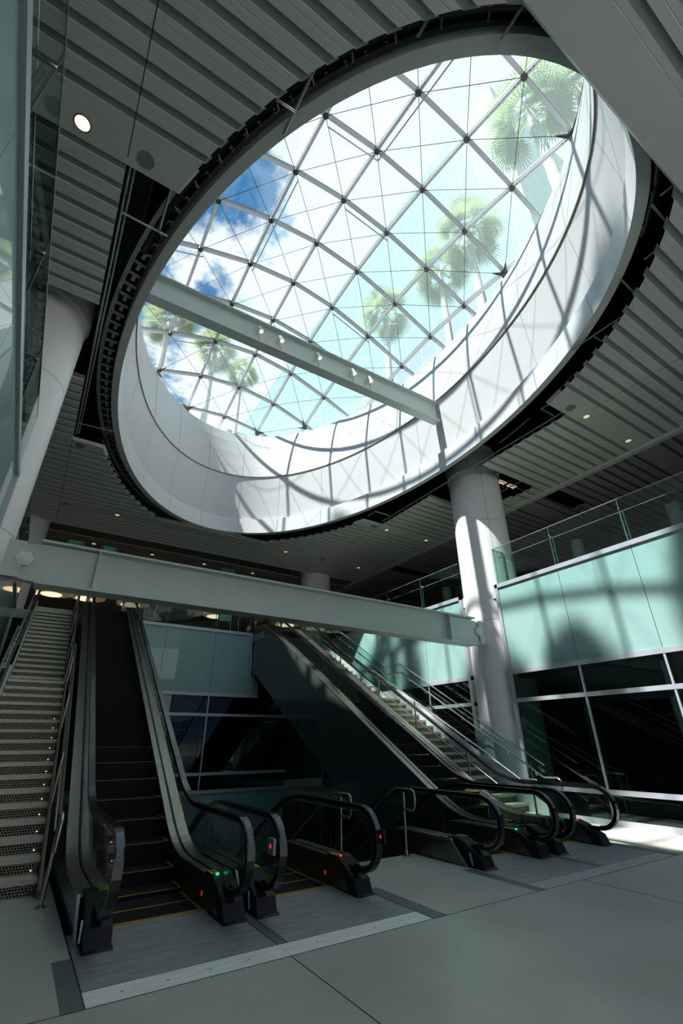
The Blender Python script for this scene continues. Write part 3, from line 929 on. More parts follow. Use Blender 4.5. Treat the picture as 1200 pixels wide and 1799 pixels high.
# rough brown insulation edge bits
for (d0, d1), wd in zip(((228, 236), (243, 252), (150, 154), (139, 148), (-22, -14), (-34, -30)), ('above the top left of the skylight', 'at the top of the picture, above the skylight', 'left of the drum near the faint speaker', 'below left of the drum', 'on the right of the drum', 'right of the drum by the long strut')):
    mb = MB(); mb.tube(arc(5.46, 9.17, 9.71, d0, d1, 14), [.012 + .014 * random.random() for _ in range(15)], 6)
    mb.build('insulation_edge', m_rust, None, 'frayed orange brown insulation edge ' + wd, None, 'insulation', 'insulation edges in the ceiling cut')
# hangers and loose struts
def strut(a, b, lab, w=.02):
    mb = MB()
    a, b = Vector(a), Vector(b); d = (b - a).normalized(); s_ = d.cross(Vector((0, 0, 1)))
    if s_.length < .1: s_ = Vector((1, 0, 0))
    s_.normalize()
    mb.tube([a + s_ * w, b + s_ * w], .009, 4); mb.tube([a - s_ * w, b - s_ * w], .009, 4)
    mb.tube([a, b], .006, 4)
    return mb.build('metal_strut', mat('bare metal strut', (0.5, 0.5, 0.5), .35, .7), None, lab, None, 'strut', 'loose metal struts in the ceiling gap')
struts = [((552, 122), (498, 236), 'long crooked metal strut crossing the black gap above the left of the skylight'),
          ((485, 174), (518, 196), 'short metal strut meeting the long crooked one in the ceiling gap'),
          ((757, 25), (733, 65), 'short metal strut at the near edge of the light well'),
          ((922, 6), (880, 70), 'metal strut by the corner of the plain ceiling panel'),
          ((1098, 552), (1005, 615), 'long metal strut laid across the gap on the right of the light well'),
          ((1116, 516), (1089, 489), 'short pale strut sticking out on the right of the light well'),
          ((1060, 601), (1045, 592), 'tiny strut stub just under the long right strut'),
          ((1150, 442), (1132, 456), 'short strut midway up the right ceiling gap'),
          ((1182, 326), (1160, 344), 'upper short strut in the right ceiling gap'),
          ((1171, 390), (1145, 360), 'lower slanting short strut in the right ceiling gap')]
for a, b, l in struts: strut(ground_pt(*a, 9.74), ground_pt(*b, 9.72), l, .012)
# square openings' framing left and right
def frame_set(name, bars, lab):
    mb = MB()
    for a, b in bars: mb.tube([a, b], .022, 4)
    return mb.build(name, m_galv, None, lab, None, 'framing')
frame_set('opening_frame', [((-.6, 5.9, 9.7), (.15, 5.9, 9.7)), ((.0, 5.05, 9.7), (.0, 5.9, 9.7)), ((-.62, 5.03, 9.68), (-.62, 13.3, 9.68)), ((-.56, 5.03, 9.74), (-.56, 13.3, 9.74)),
                            ((-.6, 12.7, 9.7), (.25, 12.6, 9.7)), ((.25, 12.6, 9.7), (.1, 13.1, 9.9))], 'thin metal rails along the edge of the black ceiling opening on the left')
frame_set('opening_frame', [((10.56, 5.03, 9.68), (10.56, 13.3, 9.68)), ((9.95, 4.95, 9.68), (9.95, 5.3, 9.7)), ((9.95, 5.3, 9.7), (10.5, 5.3, 9.7)), ((9.8, 13.2, 9.7), (9.8, 12.7, 9.7)), ((9.8, 12.7, 9.7), (10.5, 12.7, 9.7)),
                            ((10.7, 8.6, 9.8), (13.8, 8.6, 9.8)), ((11.8, 8.1, 9.8), (11.8, 10.4, 9.8)), ((12.9, 8.1, 9.8), (12.9, 10.4, 9.8))], 'thin metal rails in the black ceiling opening by the sunlit column')
# hazy lit louvres seen in the opening above the right column
mb = MB()
for k in range(3): mb.box(12.45, 12.85, 8.75 + k * .07, 8.78 + k * .07, 9.98, 10.0)
for k in range(3): mb.box(13.0, 13.4, 8.75 + k * .07, 8.78 + k * .07, 9.98, 10.0)
mb.build('louvre_lamp', m_lampcore, None, 'small warm louvred lamp inside the ceiling opening behind the sunlit column', None, 'lamp')

# ================================================================== DOWNLIGHTS, SPEAKERS
def downlight(x, y, r, lab, core, z=ZC, group='downlights in the ceiling'):
    t = empty('downlight', (x, y, z), lab, 'downlight', group)
    mb = MB(); n = 28
    vs = []; fs = []
    for i in range(n):
        a = 2 * pi * i / n
        for rr, zz in ((r + .025, z - .001), (r + .025, z - .008), (r, z - .008), (r * .96, z - .001)): vs.append((x + rr * math.cos(a), y + rr * math.sin(a), zz))
    for i in range(n):
        j = (i + 1) % n
        for k in range(4): fs.append((4 * i + k, 4 * j + k, 4 * j + (k + 1) % 4, 4 * i + (k + 1) % 4))
    mb.add(vs, fs); mb.build('trim_ring', m_lamprim, t)
    mb = MB(); mb.cyl(x, y, z - .005, z - .002, r * .97, n); mb.build('lens', core, t)
    return t
downlight(-1.30, 4.80, .10, 'bright glowing round downlight in the left ceiling beside the guard glass', m_lampbig)
for x, y, w in ((11.18, 4.77, 'round downlight beside the ceiling speaker on the right'), (13.32, 4.76, 'round downlight near the long ceiling trim on the right'),
                (11.12, 13.68, 'small downlight in the flat strip left of the sunlit column, beside a speaker'), (13.30, 13.64, 'small downlight in the flat strip touching the sunlit column'),
                (1.29, 18.15, 'small downlight in the far ceiling, left below the light well'), (8.61, 18.15, 'small downlight in the far ceiling below the middle of the light well'),
                (12.76, 18.15, 'small downlight in the far ceiling above the right half of the pinned beam'),
                (0.9, 21.8, 'leftmost tiny downlight in the soffit strip over the pinned beam'), (3.4, 21.8, 'second tiny downlight in the soffit strip over the pinned beam'),
                (5.89, 21.78, 'third tiny downlight in the soffit strip over the pinned beam'), (8.48, 21.79, 'fourth tiny downlight in the soffit strip over the pinned beam')):
    downlight(x, y, .085, w, m_lampcore)
for x, y, w in ((-.43, 4.80, 'dark round ceiling speaker in the left ceiling near the glowing downlight'), (10.47, 4.78, 'dark round ceiling speaker on the right beside the light well'),
                (-.46, 13.72, 'dim round ceiling speaker left of the light well above the long white column'), (10.45, 13.69, 'dim round ceiling speaker below the right side of the light well'),
                (-.48, 18.15, 'faint round ceiling speaker in the far left ceiling'), (10.53, 18.0, 'faint round ceiling speaker in the far ceiling above the pinned beam'),
                (16.3, 8.2, 'dark oval ceiling speaker in the plum ceiling beyond the right guard')):
    mb = MB(); mb.cyl(x, y, ZC - .008, ZC - .001, .13, 32); mb.build('ceiling_speaker', m_speaker, None, w, None, 'speaker', 'ceiling speakers')
# big far round lamps
for x, y, w in ((-.1, 29.0, 'big round warm ceiling lamp at the head of the left stairs'), (1.6, 29.0, 'big round warm lamp glimpsed beside the left escalator handrail'),
                (4.0, 29.1, 'big round warm lamp just right of the left escalator top'), (9.2, 29.2, 'big round warm lamp above the far teal wall'),
                (-2.6, 29.0, 'big round warm lamp seen through the glass left of the stairs'), (14.3, 29.0, 'big round warm lamp hidden mostly by the pinned beam')):
    t = empty('round_ceiling_lamp', (x, y, 9.0), w, 'ceiling lamp', 'large round ceiling lamps in the far hall')
    mb = MB(); mb.cyl(x, y, 8.99, 9.6, .9, 36); mb.build('recess_ring', mat('tan lamp ring', (0.5, 0.4, 0.28), .5, emit=(.5, .36, .2), es=.12), t)
    mb = MB(); mb.cyl(x - .1, y + .2, 8.97, 8.989, .52, 36); mb.build('lens', mat('warm round lens', (1, .85, .6), .5, emit=(1.0, .78, .48), es=1.0), t)
# exit signs
for x, w in ((1.55, 'right green exit sign hanging under the far soffit above the pinned beam'), (-.35 + .55, 'left green exit sign hanging under the far soffit above the pinned beam'), (7.0, 'small dark hanging sign box above the middle of the pinned beam')):
    t = empty('exit_sign', (x, 21.3, 9.2), w, 'sign', 'hanging signs under the far soffit')
    mb = MB(); mb.box(x - .35, x + .35, 21.3, 21.36, 9.2, 9.42); mb.build('sign_box', m_plateedge, t)
    mb = MB(); mb.box(x - .2, x - .18, 21.32, 21.34, 9.42, 9.6); mb.box(x + .18, x + .2, 21.32, 21.34, 9.42, 9.6); mb.build('hanger', m_galv, t)
    if x < 5:
        cu = bpy.data.curves.new('exit_text', 'FONT'); cu.body = 'EXIT'; cu.size = .22; cu.extrude = .003; cu.align_x = 'CENTER'
        to = bpy.data.objects.new('letters', cu); sc.collection.objects.link(to)
        dg = bpy.context.evaluated_depsgraph_get()
        me = bpy.data.meshes.new_from_object(to.evaluated_get(dg)); bpy.data.objects.remove(to)
        me.materials.clear(); me.materials.append(m_exitg)
        o = bpy.data.objects.new('letters', me); sc.collection.objects.link(o); o.parent = t
        o.location = (0, -.005, .03); o.rotation_euler = (pi / 2, 0, 0)

# ================================================================== GLASS GUARDS ON THE UPPER FLOOR
def guard_y(x, s, y0, y1, js, lab, ret=True):
    """guard along y on top of a side wall; s=+1 right wall (upper floor at larger x)"""
    t = empty('glass_guard', (x, (y0 + y1) / 2, Z2 + .07), lab, 'glass railing')
    ys = [y0] + js + [y1]
    for a, b in zip(ys[:-1], ys[1:]):
        mb = MB(); mb.box(x, x + s * .014, a + .008, b - .008, Z2 + .07, 6.87); mb.build('glass_panel', m_guard, t)
    mb = MB()
    for j in js: mb.box(x - s * .002, x + s * .018, j - .008, j + .008, Z2 + .07, 6.87)
    mb.build('joint_gasket', m_gasket, t)
    mb = MB(); mb.box(x - s * .004, x + s * .018, y0, y1, 6.87, 6.885); mb.build('top_edge', m_alu, t)
    mb = MB(); mb.tube([(x + s * .14, y0 + .05, 6.60), (x + s * .14, y1 - .1, 6.60)], .012, 8)
    if ret: mb.tube([(x + s * .14, y1 - .1, 6.60), (x + s * .14, y1 - .12, 6.60), (x + s * 1.0, y1 - .12, 6.60)], .012, 8)
    mb.build('handrail', m_chrome, t)
    for j in js:
        mb = MB()
        mb.box(x + s * .06, x + s * .075, j - .055, j - .03, Z2 + .07, 6.58); mb.box(x + s * .06, x + s * .075, j + .03, j + .055, Z2 + .07, 6.58)
        mb.m = 1
        for zz in (5.95, 6.2, 6.42): mb.box(x + s * .06, x + s * .07, j - .03, j + .03, zz, zz + .018)
        mb.disc_dir((x - s * .01, j, 6.62), (s, 0, 0), .028, .15, 12)
        mb.build('post', [m_tealfin, m_chrome], t)
    if ret:
        mb = MB(); mb.box(x + s * .01, x + s * 1.0, y1 - .014, y1, Z2 + .07, 6.87); mb.build('return_panel', m_guard, t)
        mb = MB(); mb.box(x + s * .01, x + s * 1.0, y1 - .018, y1 + .004, 6.87, 6.885); mb.build('return_edge', m_alu, t)
        mb = MB(); mb.box(x + s * .16, x + s * .2, y1 - .30, y1 - .26, Z2 + .07, 6.58); mb.build('end_post', m_tealfin, t)
    return t
gj = [-3.0, -1.1, .8, 2.71, 4.62, 6.53]
guard_y(XR, 1, -4, 8.5, gj, 'glass guard railing above the teal panels right of the sunlit column')
guard_y(XL, -1, -4, 8.5, gj, 'glass guard railing above the teal wall along the left edge of the picture')
guard_y(XR, 1, 9.95, 18.4, [11.8, 13.75, 15.7], 'glass guard railing above the teal panels left of the sunlit column', ret=False)
guard_y(XL, -1, 9.95, 18.4, [11.8, 13.75, 15.7], 'glass guard railing on the left wall behind the left column', ret=False)
# cross guard over the far teal wall
t = empty('glass_guard', (XC, 18.62, Z2 + .07), 'glass guard railing with leaning steel posts over the far teal wall', 'glass railing')
for a, b in ((2.5, 3.96), (3.96, 5.9), (5.9, 7.4)):
    mb = MB(); mb.box(a + .008, b - .008, 18.62, 18.634, Z2 + .07, 6.87); mb.build('glass_panel', m_guard, t)
mb = MB(); mb.box(2.5, 7.4, 18.615, 18.638, 6.87, 6.885); mb.build('top_edge', m_alu, t)
for j in (3.96, 5.9):
    mb = MB(); mb.box(j - .055, j - .03, 18.7, 18.72, Z2 + .07, 6.6); mb.box(j + .03, j + .055, 18.7, 18.72, Z2 + .07, 6.6)
    for zz in (5.95, 6.2, 6.42): mb.box(j - .03, j + .03, 18.7, 18.71, zz, zz + .018)
    mb.build('post', m_tealfin, t)
for j, x_ in ((3.06, -1), (3.45, -1), (6.53, 1), (6.87, 1)):
    mb = MB(); mb.tube([(j, 18.75, Z2), (j - .03, 18.75, 6.25), (j - .01, 18.73, 6.42)], .022, 8); mb.build('lean_post', m_chrome, t)
mb = MB(); mb.box(6.05, 6.5, 18.9, 19.0, 6.22, 6.6)
mb.build('light_box', mat('pale grey box', (.6, .66, .66), .4), None, 'small pale square box behind the far guard railing', None, 'box')
mb = MB(); mb.box(2.75, 2.98, 19.5, 19.55, 5.75, 6.35); mb.build('green_panel', mat('green panel', (0.02, .22, .02), .5), None, 'small green board beside the head of the left escalator', None, 'board')

# ================================================================== ESCALATORS
def sp_(t, w):
    if t < -w: return 0.0
    if t > w: return t
    return (t + w) ** 2 / (4 * w)
S30 = .577
def prof_up(base, y1, w, rise=5.7):
    y2 = y1 + rise / S30
    return lambda y: base + S30 * (sp_(y - y1, w) - sp_(y - y2, w))
def prof_dn(base, y1, w, rise=5.6):
    y2 = y1 + rise / S30
    return lambda y: base - S30 * (sp_(y - y1, w) - sp_(y - y2, w))
def frange(a, b, n): return [a + (b - a) * i / n for i in range(n + 1)]

def escalator(xc, up, lab, light, px):
    root = empty('escalator', (xc, 5.5, 0), lab, 'escalator', None)
    if up:
        hr = prof_up(.885, 7.50, .45); dk = prof_up(.30, 7.62, .5); stp = prof_up(0, 7.42, .45); yend = 19.0; ytop = 17.6
    else:
        hr = prof_dn(.885, 7.62, .55); dk = prof_dn(.30, 7.75, .5); stp = prof_dn(0, 7.5, .45); yend = 17.2; ytop = 17.0
    LR = .33; lc = (5.57, .885 - LR - .0)   # loop centre
    for s in (-1, 1):
        xg = xc + s * .62
        # handrail path: from lower return round the newel, along the top
        path = [(6.02, .215), (5.80, .225)]
        for k in range(0, 15):
            a = math.radians(-88 - 182 * k / 14)
            path.append((lc[0] + (LR + .015) * math.cos(a), lc[1] + LR * math.sin(a)))
        ys = frange(5.75, yend - .4, 110)
        path += [(y, hr(y)) for y in ys]
        if up:
            zt = hr(yend)
            for k in range(1, 11):
                a = math.radians(90 - 170 * k / 10)
                path.append((yend - .4 + LR * math.cos(a), zt - LR + LR * math.sin(a)))
        mb = MB(); mb.strip_x(path, xg - .042, xg + .042, -.014, .014)
        # rounded lips
        mb.strip_x(path, xg - .042, xg - .030, .0, .030) if False else None
        mb.strip_x(path, xg - .042, xg - .033, -.034, -.010); mb.strip_x(path, xg + .033, xg + .042, -.034, -.010)
        mb.build('handrail', m_rubber, root)
        p2 = path[2:]
        mb = MB(); mb.strip_x(p2, xg - .024, xg + .024, -.055, -.015); mb.build('handrail_guide', m_chrome if xc > 5 and up else m_steel, root)
        # glass: slices between the deck and the guide, joints every 1.25 m
        mb = MB()
        def top(y):
            if y < lc[0]: return lc[1] + math.sqrt(max(0, (LR - .03) ** 2 - (y - lc[0]) ** 2))
            return hr(y) - .045
        def bot(y):
            if y < lc[0]: return max(lc[1] - math.sqrt(max(0, (LR - .03) ** 2 - (y - lc[0]) ** 2)), .24)
            if y < 6.05: return .24
            return dk(y) - .01
        y = lc[0] - LR + .035
        joints = [6.55 + 1.45 * k for k in range(12)]
        ye = yend - .35
        yy = [y] + [q for q in frange(y, ye, 90)[1:]]
        for a, b in zip(yy[:-1], yy[1:]):
            for j in joints:
                if a < j < b: b = j - .004; mb.prism_x([(a, bot(a)), (b, bot(b)), (b, top(b)), (a, top(a))], xg - .005, xg + .005); a = j + .004; b = [q for q in yy if q > j][0]
            mb.prism_x([(a, bot(a)), (b, bot(b)), (b, top(b)), (a, top(a))], xg - .005, xg + .005)
        mb.build('glass_balustrade', m_glass, root)
        # decks
        dp = [(6.12, .30)] + [(q, dk(q)) for q in frange(6.3, ye, 90)]
        mi, mo = (m_steel, m_steel)
        mb = MB(); mb.strip_x(dp, *sorted((xg + s * .018, xg + s * .155)), -.03, 0); mb.build('outer_deck', mo, root)
        mb = MB(); mb.strip_x(dp, *sorted((xg - s * .018, xg - s * .105)), -.03, 0); mb.build('inner_deck', mi, root)
        mb = MB(); mb.strip_x(dp, xg - .018, xg + .018, -.06, -.02); mb.build('glass_clamp', m_plastic, root)
        # inner skirt
        sk = [(q, dk(q)) for q in frange(6.0, ye, 80)]
        poly = [(5.92, 0.0)] + [(q, min(z_, .3 if q < 6.3 else 99)) for q, z_ in sk] + [(q, stp(q) - .12) for q in frange(6.0, ye, 80)[::-1]]
        mb = MB()
        for (a, b) in zip(sk[:-1], sk[1:]):
            z0a, z0b = stp(a[0]) - .2, stp(b[0]) - .2
            if a[0] < 6.2: z0a = z0b = -.01
            mb.prism_x([(a[0], z0a), (b[0], z0b), (b[0], b[1] - .02), (a[0], a[1] - .02)], *sorted((xc + s * .512, xc + s * .524)))
        mb.prism_x([(5.70, -.0), (6.0, -.0), (6.0, .28), (5.95, .28)], *sorted((xc + s * .512, xc + s * .524)))
        mb.build('skirt', m_darksteel, root)
        # outer cladding (truss side)
        mb = MB()
        xs0, xs1 = sorted((xg + s * .140, xg + s * .152))
        if up:
            poly = [(5.83, 0.0), (6.12, .285)] + [(q, dk(q) - .02) for q in frange(6.4, 17.2, 50)] + [(18.56, dk(18.5) - .25), (18.56, 4.10), (11.1, 0.0), (10.2, -.45), (5.83, -.45)]
            # triangulate by slices
            low = lambda q: -.45 if q < 10.35 else min(S30 * (q - 11.1), 4.1)
            qs = frange(6.12, 18.56, 60)
            mb.prism_x([(5.83, -.45), (6.12, -.45), (6.12, .28), (5.83, .0)], xs0, xs1)
            for a, b in zip(qs[:-1], qs[1:]): mb.prism_x([(a, low(a)), (b, low(b)), (b, dk(b) - .02), (a, dk(a) - .02)], xs0, xs1)
        else:
            low = lambda q: max(dk(q) - 1.6, -5.5) if q > 7 else -.45
            qs = frange(6.12, 17, 50)
            mb.prism_x([(5.83, -.3), (6.12, -.3), (6.12, .28), (5.83, .0)], xs0, xs1)
            for a, b in zip(qs[:-1], qs[1:]): mb.prism_x([(a, low(a)), (b, low(b)), (b, dk(b) - .02), (a, dk(a) - .02)], xs0, xs1)
        mb.build('side_cladding', m_clad if up else m_darksteel, root)
        mb = MB(); mb.strip_x([(5.80, 0.0), (6.10, .30), (6.32, .31)], xs0 - .006, xs1 + .006, -.028, .004); mb.build('cladding_edge', m_steel, root)
        # newel cap where the handrail dives in
        nv = empty('newel', (xg, 5.9, 0)); nv.parent = root; nv.location = (s * .62, .4, 0)
        mb = MB()
        mb.prism_x([(5.53, 0), (5.60, .15), (5.72, .20), (5.86, .275), (6.02, .325), (6.22, .318), (6.22, 0)], xg - .105, xg + .115)
        mb.prism_x([(5.50, 0), (5.53, 0.018), (6.0, .018), (6.0, 0)], xg - .12, xg + .13)
        mb.build('inlet_housing', m_plastic, nv)
        mb = MB(); mb.prism_x([(5.72, .03), (5.75, .03), (5.79, .17), (5.76, .18)], *sorted((xg + s * .116, xg + s * .128))); mb.build('trim_strip', m_alu, nv)
        if light[(s + 1) // 2]: mb = MB(); mb.disc_dir((xg + .0 - s * .05, 5.98, .318), (0, -.25, 1), .02, .014, 16); mb.build('status_lamp', light[(s + 1) // 2], nv)
        # handrail scuff tape and sign
        mb = MB(); sh_ = 6.0; zs = .325; mb.box(xc + s * .514, xc + s * .602, sh_, sh_ + .17, zs + .001, zs + .004)
        mb.m = 1
        for q, w_ in ((.02, .012), (.06, .022), (.105, .014), (.14, .01)): mb.box(xc + s * .535, xc + s * .582, sh_ + q, sh_ + q + w_, zs + .004, zs + .005)
        mb.build('warning_sticker', [m_sticker, m_ink], root)
        mb = MB(); mb.box(*sorted((xc + s * .512, xc + s * .506)), 6.235, 6.28, .09, .135); mb.build('orange_reflector', m_orange, root)
    # worn tape on the handrail noses
    for s in (-1, 1):
        xg = xc + s * .62
        mb = MB(); pp_ = []
        for k in range(6):
            a = math.radians(62 - 50 * k / 5) + pi / 2 * 0
            a = math.radians(180 - (20 + 9 * k))
            pp_.append((lc[0] + (LR + .032) * math.cos(a), lc[1] + (LR + .017) * math.sin(a)))
        mb.strip_x(pp_, xg - .03, xg + .03, -.002, .002)
        mb.build('scuffed_tape', mat('scuffed grey tape', (0.14, 0.15, 0.18), .5, noise=.5, nscale=60), root)
    # steps
    y = 6.16; k = 0
    z_end = 5.7 if up else -5.6
    prev = 0
    while y < (17.4 if up else 16.9):
        zt = stp(y + .35) if up else stp(y + .05)
        zt = round(zt, 4)
        z_low = (prev - .02) if up else zt - .24
        mb = MB()
        mb.box(xc - .5, xc + .5, y, y + .395, zt - .02, zt - .004)
        mb.box(xc - .5, xc + .5, y, y + .02, min(z_low, zt - .03), zt - .02)
        # grooves as ribs
        mb.m = 1
        if k < 10:
            mb.box(xc - .5, xc + .5, y, y + .022, zt - .004, zt - .0005)
            mb.box(xc - .5, xc - .47, y, y + .395, zt - .004, zt - .0005); mb.box(xc + .47, xc + .5, y, y + .395, zt - .004, zt - .0005)
        mb.build('step', [m_step, m_yellow], root)
        prev = zt; y += .40; k += 1
    mb = MB(); mb.box(xc - .5, xc + .5, 6.105, 6.145, -.01, .004); mb.build('comb_edge', m_yellow, root)
    # landing plate
    mb = MB()
    for a, b in ((4.80, 5.22), (5.225, 5.665), (5.67, 6.105)):
        mb.box(px[0], px[1], a, b, -.03, .0)
    mb.build('landing_plate', m_plate, root)
    mb = MB(); mb.box(xc - .8, xc + .8, 4.53, 6.1, -.3, -.031)
    mb.box(xc - .78, xc + .78, 6.1, 8.0, -.62, -.6) 
    mb.build('pit', m_black, root)
    if up:
        mb = MB(); mb.box(xc - .78, xc + .78, 17.5, 18.66, Z2 - .3, Z2); mb.build('upper_landing', m_plate, root)
        # truss bottom
        mb = MB()
        qs = frange(10.4, 18.56, 20)
        for a, b in zip(qs[:-1], qs[1:]):
            mb.prism_x([(a, min(S30 * (a - 11.1), 4.1)), (b, min(S30 * (b - 11.1), 4.1)), (b, min(S30 * (b - 11.1), 4.1) + .03), (a, min(S30 * (a - 11.1), 4.1) + .03)], xc - .75, xc + .75)
        mb.build('truss_soffit', m_clad, root)
    return root
XA, XB, XCc, XD = 1.65, 3.25, 6.63, 8.31
escalator(XA, True, 'up escalator on the left beside the perforated-riser stairs, green lamp on its right newel', (None, m_green), (.845, 2.40))
escalator(XB, False, 'down escalator left of the middle floor, red lamp on its right newel', (None, m_red), (2.50, 4.0))
escalator(XCc, False, 'down escalator right of the middle floor with a bare brushed side panel', (None, m_green), (5.83, 7.42))
escalator(XD, True, 'up escalator on the right with shiny handrails and a dark glossy side wall', (None, m_red), (7.52, 9.05))
# border frames of the landing plates
def border(name, x0, x1, mid, lab, dark_left):
    mb = MB()
    mb.box(x0 + .15, x1 - .2, 4.53, 4.80, -.03, .001)
    mb.m = 1
    mb.box(x0, x0 + .145, 4.53, 5.5 if dark_left else 5.74, -.03, .001); mb.box(x1 - .195, x1, 4.53, 5.74, -.03, .001)
    mb.box(mid - .045, mid + .045, 4.80, 6.1, -.03, .001)
    mb.m = 2
    for xx in (x0 + .147, x1 - .198, mid - .05, mid + .05): mb.box(xx - .004, xx + .004, 4.53 if abs(xx - mid) > .1 else 4.8, 5.7, -.02, .0016)
    mb.box(x0 + .15, x1 - .2, 4.797, 4.803, -.02, .0016)
    mb.box(x0, x1, 4.522, 4.53, -.02, .0016)
    mb.m = 3
    for xx in frange(x0 + .4, x1 - .5, 8): mb.disc_dir((xx, 4.66, .0), (0, 0, 1), .008, .0018, 10)
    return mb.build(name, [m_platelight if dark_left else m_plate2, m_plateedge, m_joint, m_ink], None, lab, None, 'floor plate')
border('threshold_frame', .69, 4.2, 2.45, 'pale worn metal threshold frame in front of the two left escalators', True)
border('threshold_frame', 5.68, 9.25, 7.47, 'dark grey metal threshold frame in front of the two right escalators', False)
# small pink-grey sign on B's handrail side
for (x, y, z_, w) in ((2.63, 5.42, .62, 'small pink grey plate on the handrail nose of the left down escalator'), (3.98, 5.30, .60, 'small dark plate with a red dot beside the rightmost handrail nose of the left group')):
    mb = MB(); mb.box(x - .1, x - .07, y - .16, y - .02, z_ - .06, z_ + .08)
    mb.m = 1; mb.disc_dir((x - .1, y - .09, z_ + .01), (-1, 0, 0), .02, .003, 12)
    mb.build('handrail_plate', [m_pinklab if x < 3 else m_plastic, m_red], None, w, None, 'plate', 'small plates by the handrails')

# ================================================================== STAIRS (mirror pair, open perforated risers)
RI, TR = .168, .292
def stair_pts():
    """list of (y_nosing, z_top, depth)"""
    L = []
    for k in range(1, 17): L.append((7.77 + TR * (k - 1), RI * k, TR))
    L.append((7.77 + TR * 16, RI * 17, 1.0))
    y = 7.77 + TR * 16 + .96
    for k in range(1, 18): L.append((y + TR * (k - 1), RI * (17 + k), TR))
    return L
def staircase(x0, x1, lab, inner):
    """inner = +1: the escalator side is at larger x"""
    t = empty('staircase', ((x0 + x1) / 2, 7.77, 0), lab, 'staircase')
    L = stair_pts()
    zp = 0
    for (y, zt, d) in L:
        mb = MB(); mb.box(x0, x1, y - .02, y + d + .01, zt - .055, zt); mb.build('tread', m_tread, t)
        if d > .5: pass
        mb = MB(); mb.box(x0, x1, y + .012, y + .016, zp, zt - .055); mb.build('riser', m_perf, t)
        zp = zt
    # stringers
    def ln(y):
        if y < 12.44: return RI + (RI / TR) * (y - 7.77)
        if y < 13.40: return RI * 17
        return RI * 17 + (RI / TR) * (y - 13.40)
    for x, mm, h0, h1 in ((x0 - .045, m_stringer if inner < 0 else m_stringer, .12, .42), (x1 + .005, m_stringer, .12, .42)):
        isin = (x > (x0 + x1) / 2) == (inner > 0)
        mb = MB()
        qs = frange(7.55, 18.3, 90)
        for a, b in zip(qs[:-1], qs[1:]):
            za, zb = ln(a), ln(b)
            mb.prism_x([(a, max(za - h1, 0)), (b, max(zb - h1, 0)), (b, zb + (.28 if not isin else .05)), (a, za + (.28 if not isin else .05))], x, x + .035)
        mb.build('stringer', m_stringer if not isin else m_brown, t)
    # dark fascia below
    mb = MB()
    xx = x1 + .01 if inner > 0 else x0 - .05
    # handrails
    def rail(x, y0, y1, name, guard):
        h = .875
        def hz(y): return ln(y) + h - RI * .5
        pts = []
        s = 1 if x < 5 else -1
        if not guard:
            pts = [(x, 7.02, .52), (x, 6.99, .80), (x, 7.06, .87), (x, 7.42, .87), (x, 12.60, 3.70), (x, 13.35, 3.72), (x, 17.9, 6.5), (x, 18.4, 6.55)]
        else:
            pts = [(x, 7.15, .62), (x, 7.12, .80), (x, 7.2, .865), (x, 7.55, .865), (x, 12.35, 3.66), (x, 13.15, 3.68), (x, 17.9, 6.5), (x, 18.4, 6.55)]
        r = MB(); r.tube(pts, .022, 10); r.build('handrail', m_chrome if x > 5 else m_steel, t)
        if not guard:
            for y in (7.18, 8.9, 10.7, 12.35, 13.3, 14.6, 16.3, 17.9):
                zb = 0.0 if y < 7.7 else ln(y) - .05
                zt = .85 if y < 7.4 else (.87 + (3.70 - .87) * (y - 7.42) / 5.18 if y < 12.6 else (3.71 if y < 13.35 else 3.72 + (6.5 - 3.72) * (y - 13.35) / 4.55))
                p = MB(); p.cyl(x, y, zb, zt - .02, .022, 12); p.cyl(x, y, zb, zb + .015, .055, 16); p.build('post', m_steel, t)
            # second lower rail (the pair seen on the left)
            r = MB(); r.tube([(x + .03, 7.9, .62), (x + .03, 12.6, 3.2), (x + .03, 13.35, 3.24), (x + .03, 17.7, 5.95)], .014, 8); r.build('lower_rail', m_steel, t)
        else:
            for y in [7.75 + .7 * k for k in range(15)]:
                zt = .865 + (3.66 - .865) * (y - 7.55) / 4.8 if y < 12.35 else (3.67 if y < 13.15 else 3.68 + (6.5 - 3.68) * (y - 13.15) / 4.75)
                p = MB(); p.tube([(x, y, zt - .02), (x, y, zt - .07), (x + (-.07 if x < 5 else .07), y, zt - .09)], .008, 6); p.build('rail_bracket', m_chrome, t)
    xg = (x0 - .03) if inner > 0 else (x1 + .06)
    xn = (x1 + .04) if inner > 0 else (x0 + .06)
    rail(xn, 0, 0, 'in', False)
    rail(xg, 0, 0, 'out', True)
    # glass guard on the wall side
    xo = xg + (-.075 if inner > 0 else .075)
    ty = [(7.55, 1.10), (12.45, 3.96), (13.30, 3.98), (17.9, 6.75)]
    def tz(y):
        for (a, za), (b, zb) in zip(ty[:-1], ty[1:]):
            if a <= y <= b: return za + (zb - za) * (y - a) / (b - a)
        return ty[-1][1]
    js = [7.55, 9.0, 10.7, 12.45, 13.30, 14.9, 16.4, 17.9]
    for a, b in zip(js[:-1], js[1:]):
        mb = MB(); mb.prism_x([(a + .008, max(ln(a) + .05, 0.05)), (b - .008, ln(b) + .05), (b - .008, tz(b)), (a + .008, tz(a))], xo - .006, xo + .006); mb.build('guard_panel', m_guard, t)
    mb = MB(); mb.strip_x(ty, xo - .014, xo + .014, -.01, .012); mb.build('guard_cap', m_alu, t)
    # concealed black backing under the flight
    mb = MB()
    qs = frange(8.4, 18.3, 40)
    for a, b in zip(qs[:-1], qs[1:]):
        mb.prism_x([(a, max(ln(a) - .62, .02)), (b, max(ln(b) - .62, .02)), (b, max(ln(b) - .6, .04)), (a, max(ln(a) - .6, .04))], x0, x1)
    mb.build('underside', m_black, t)
    return t
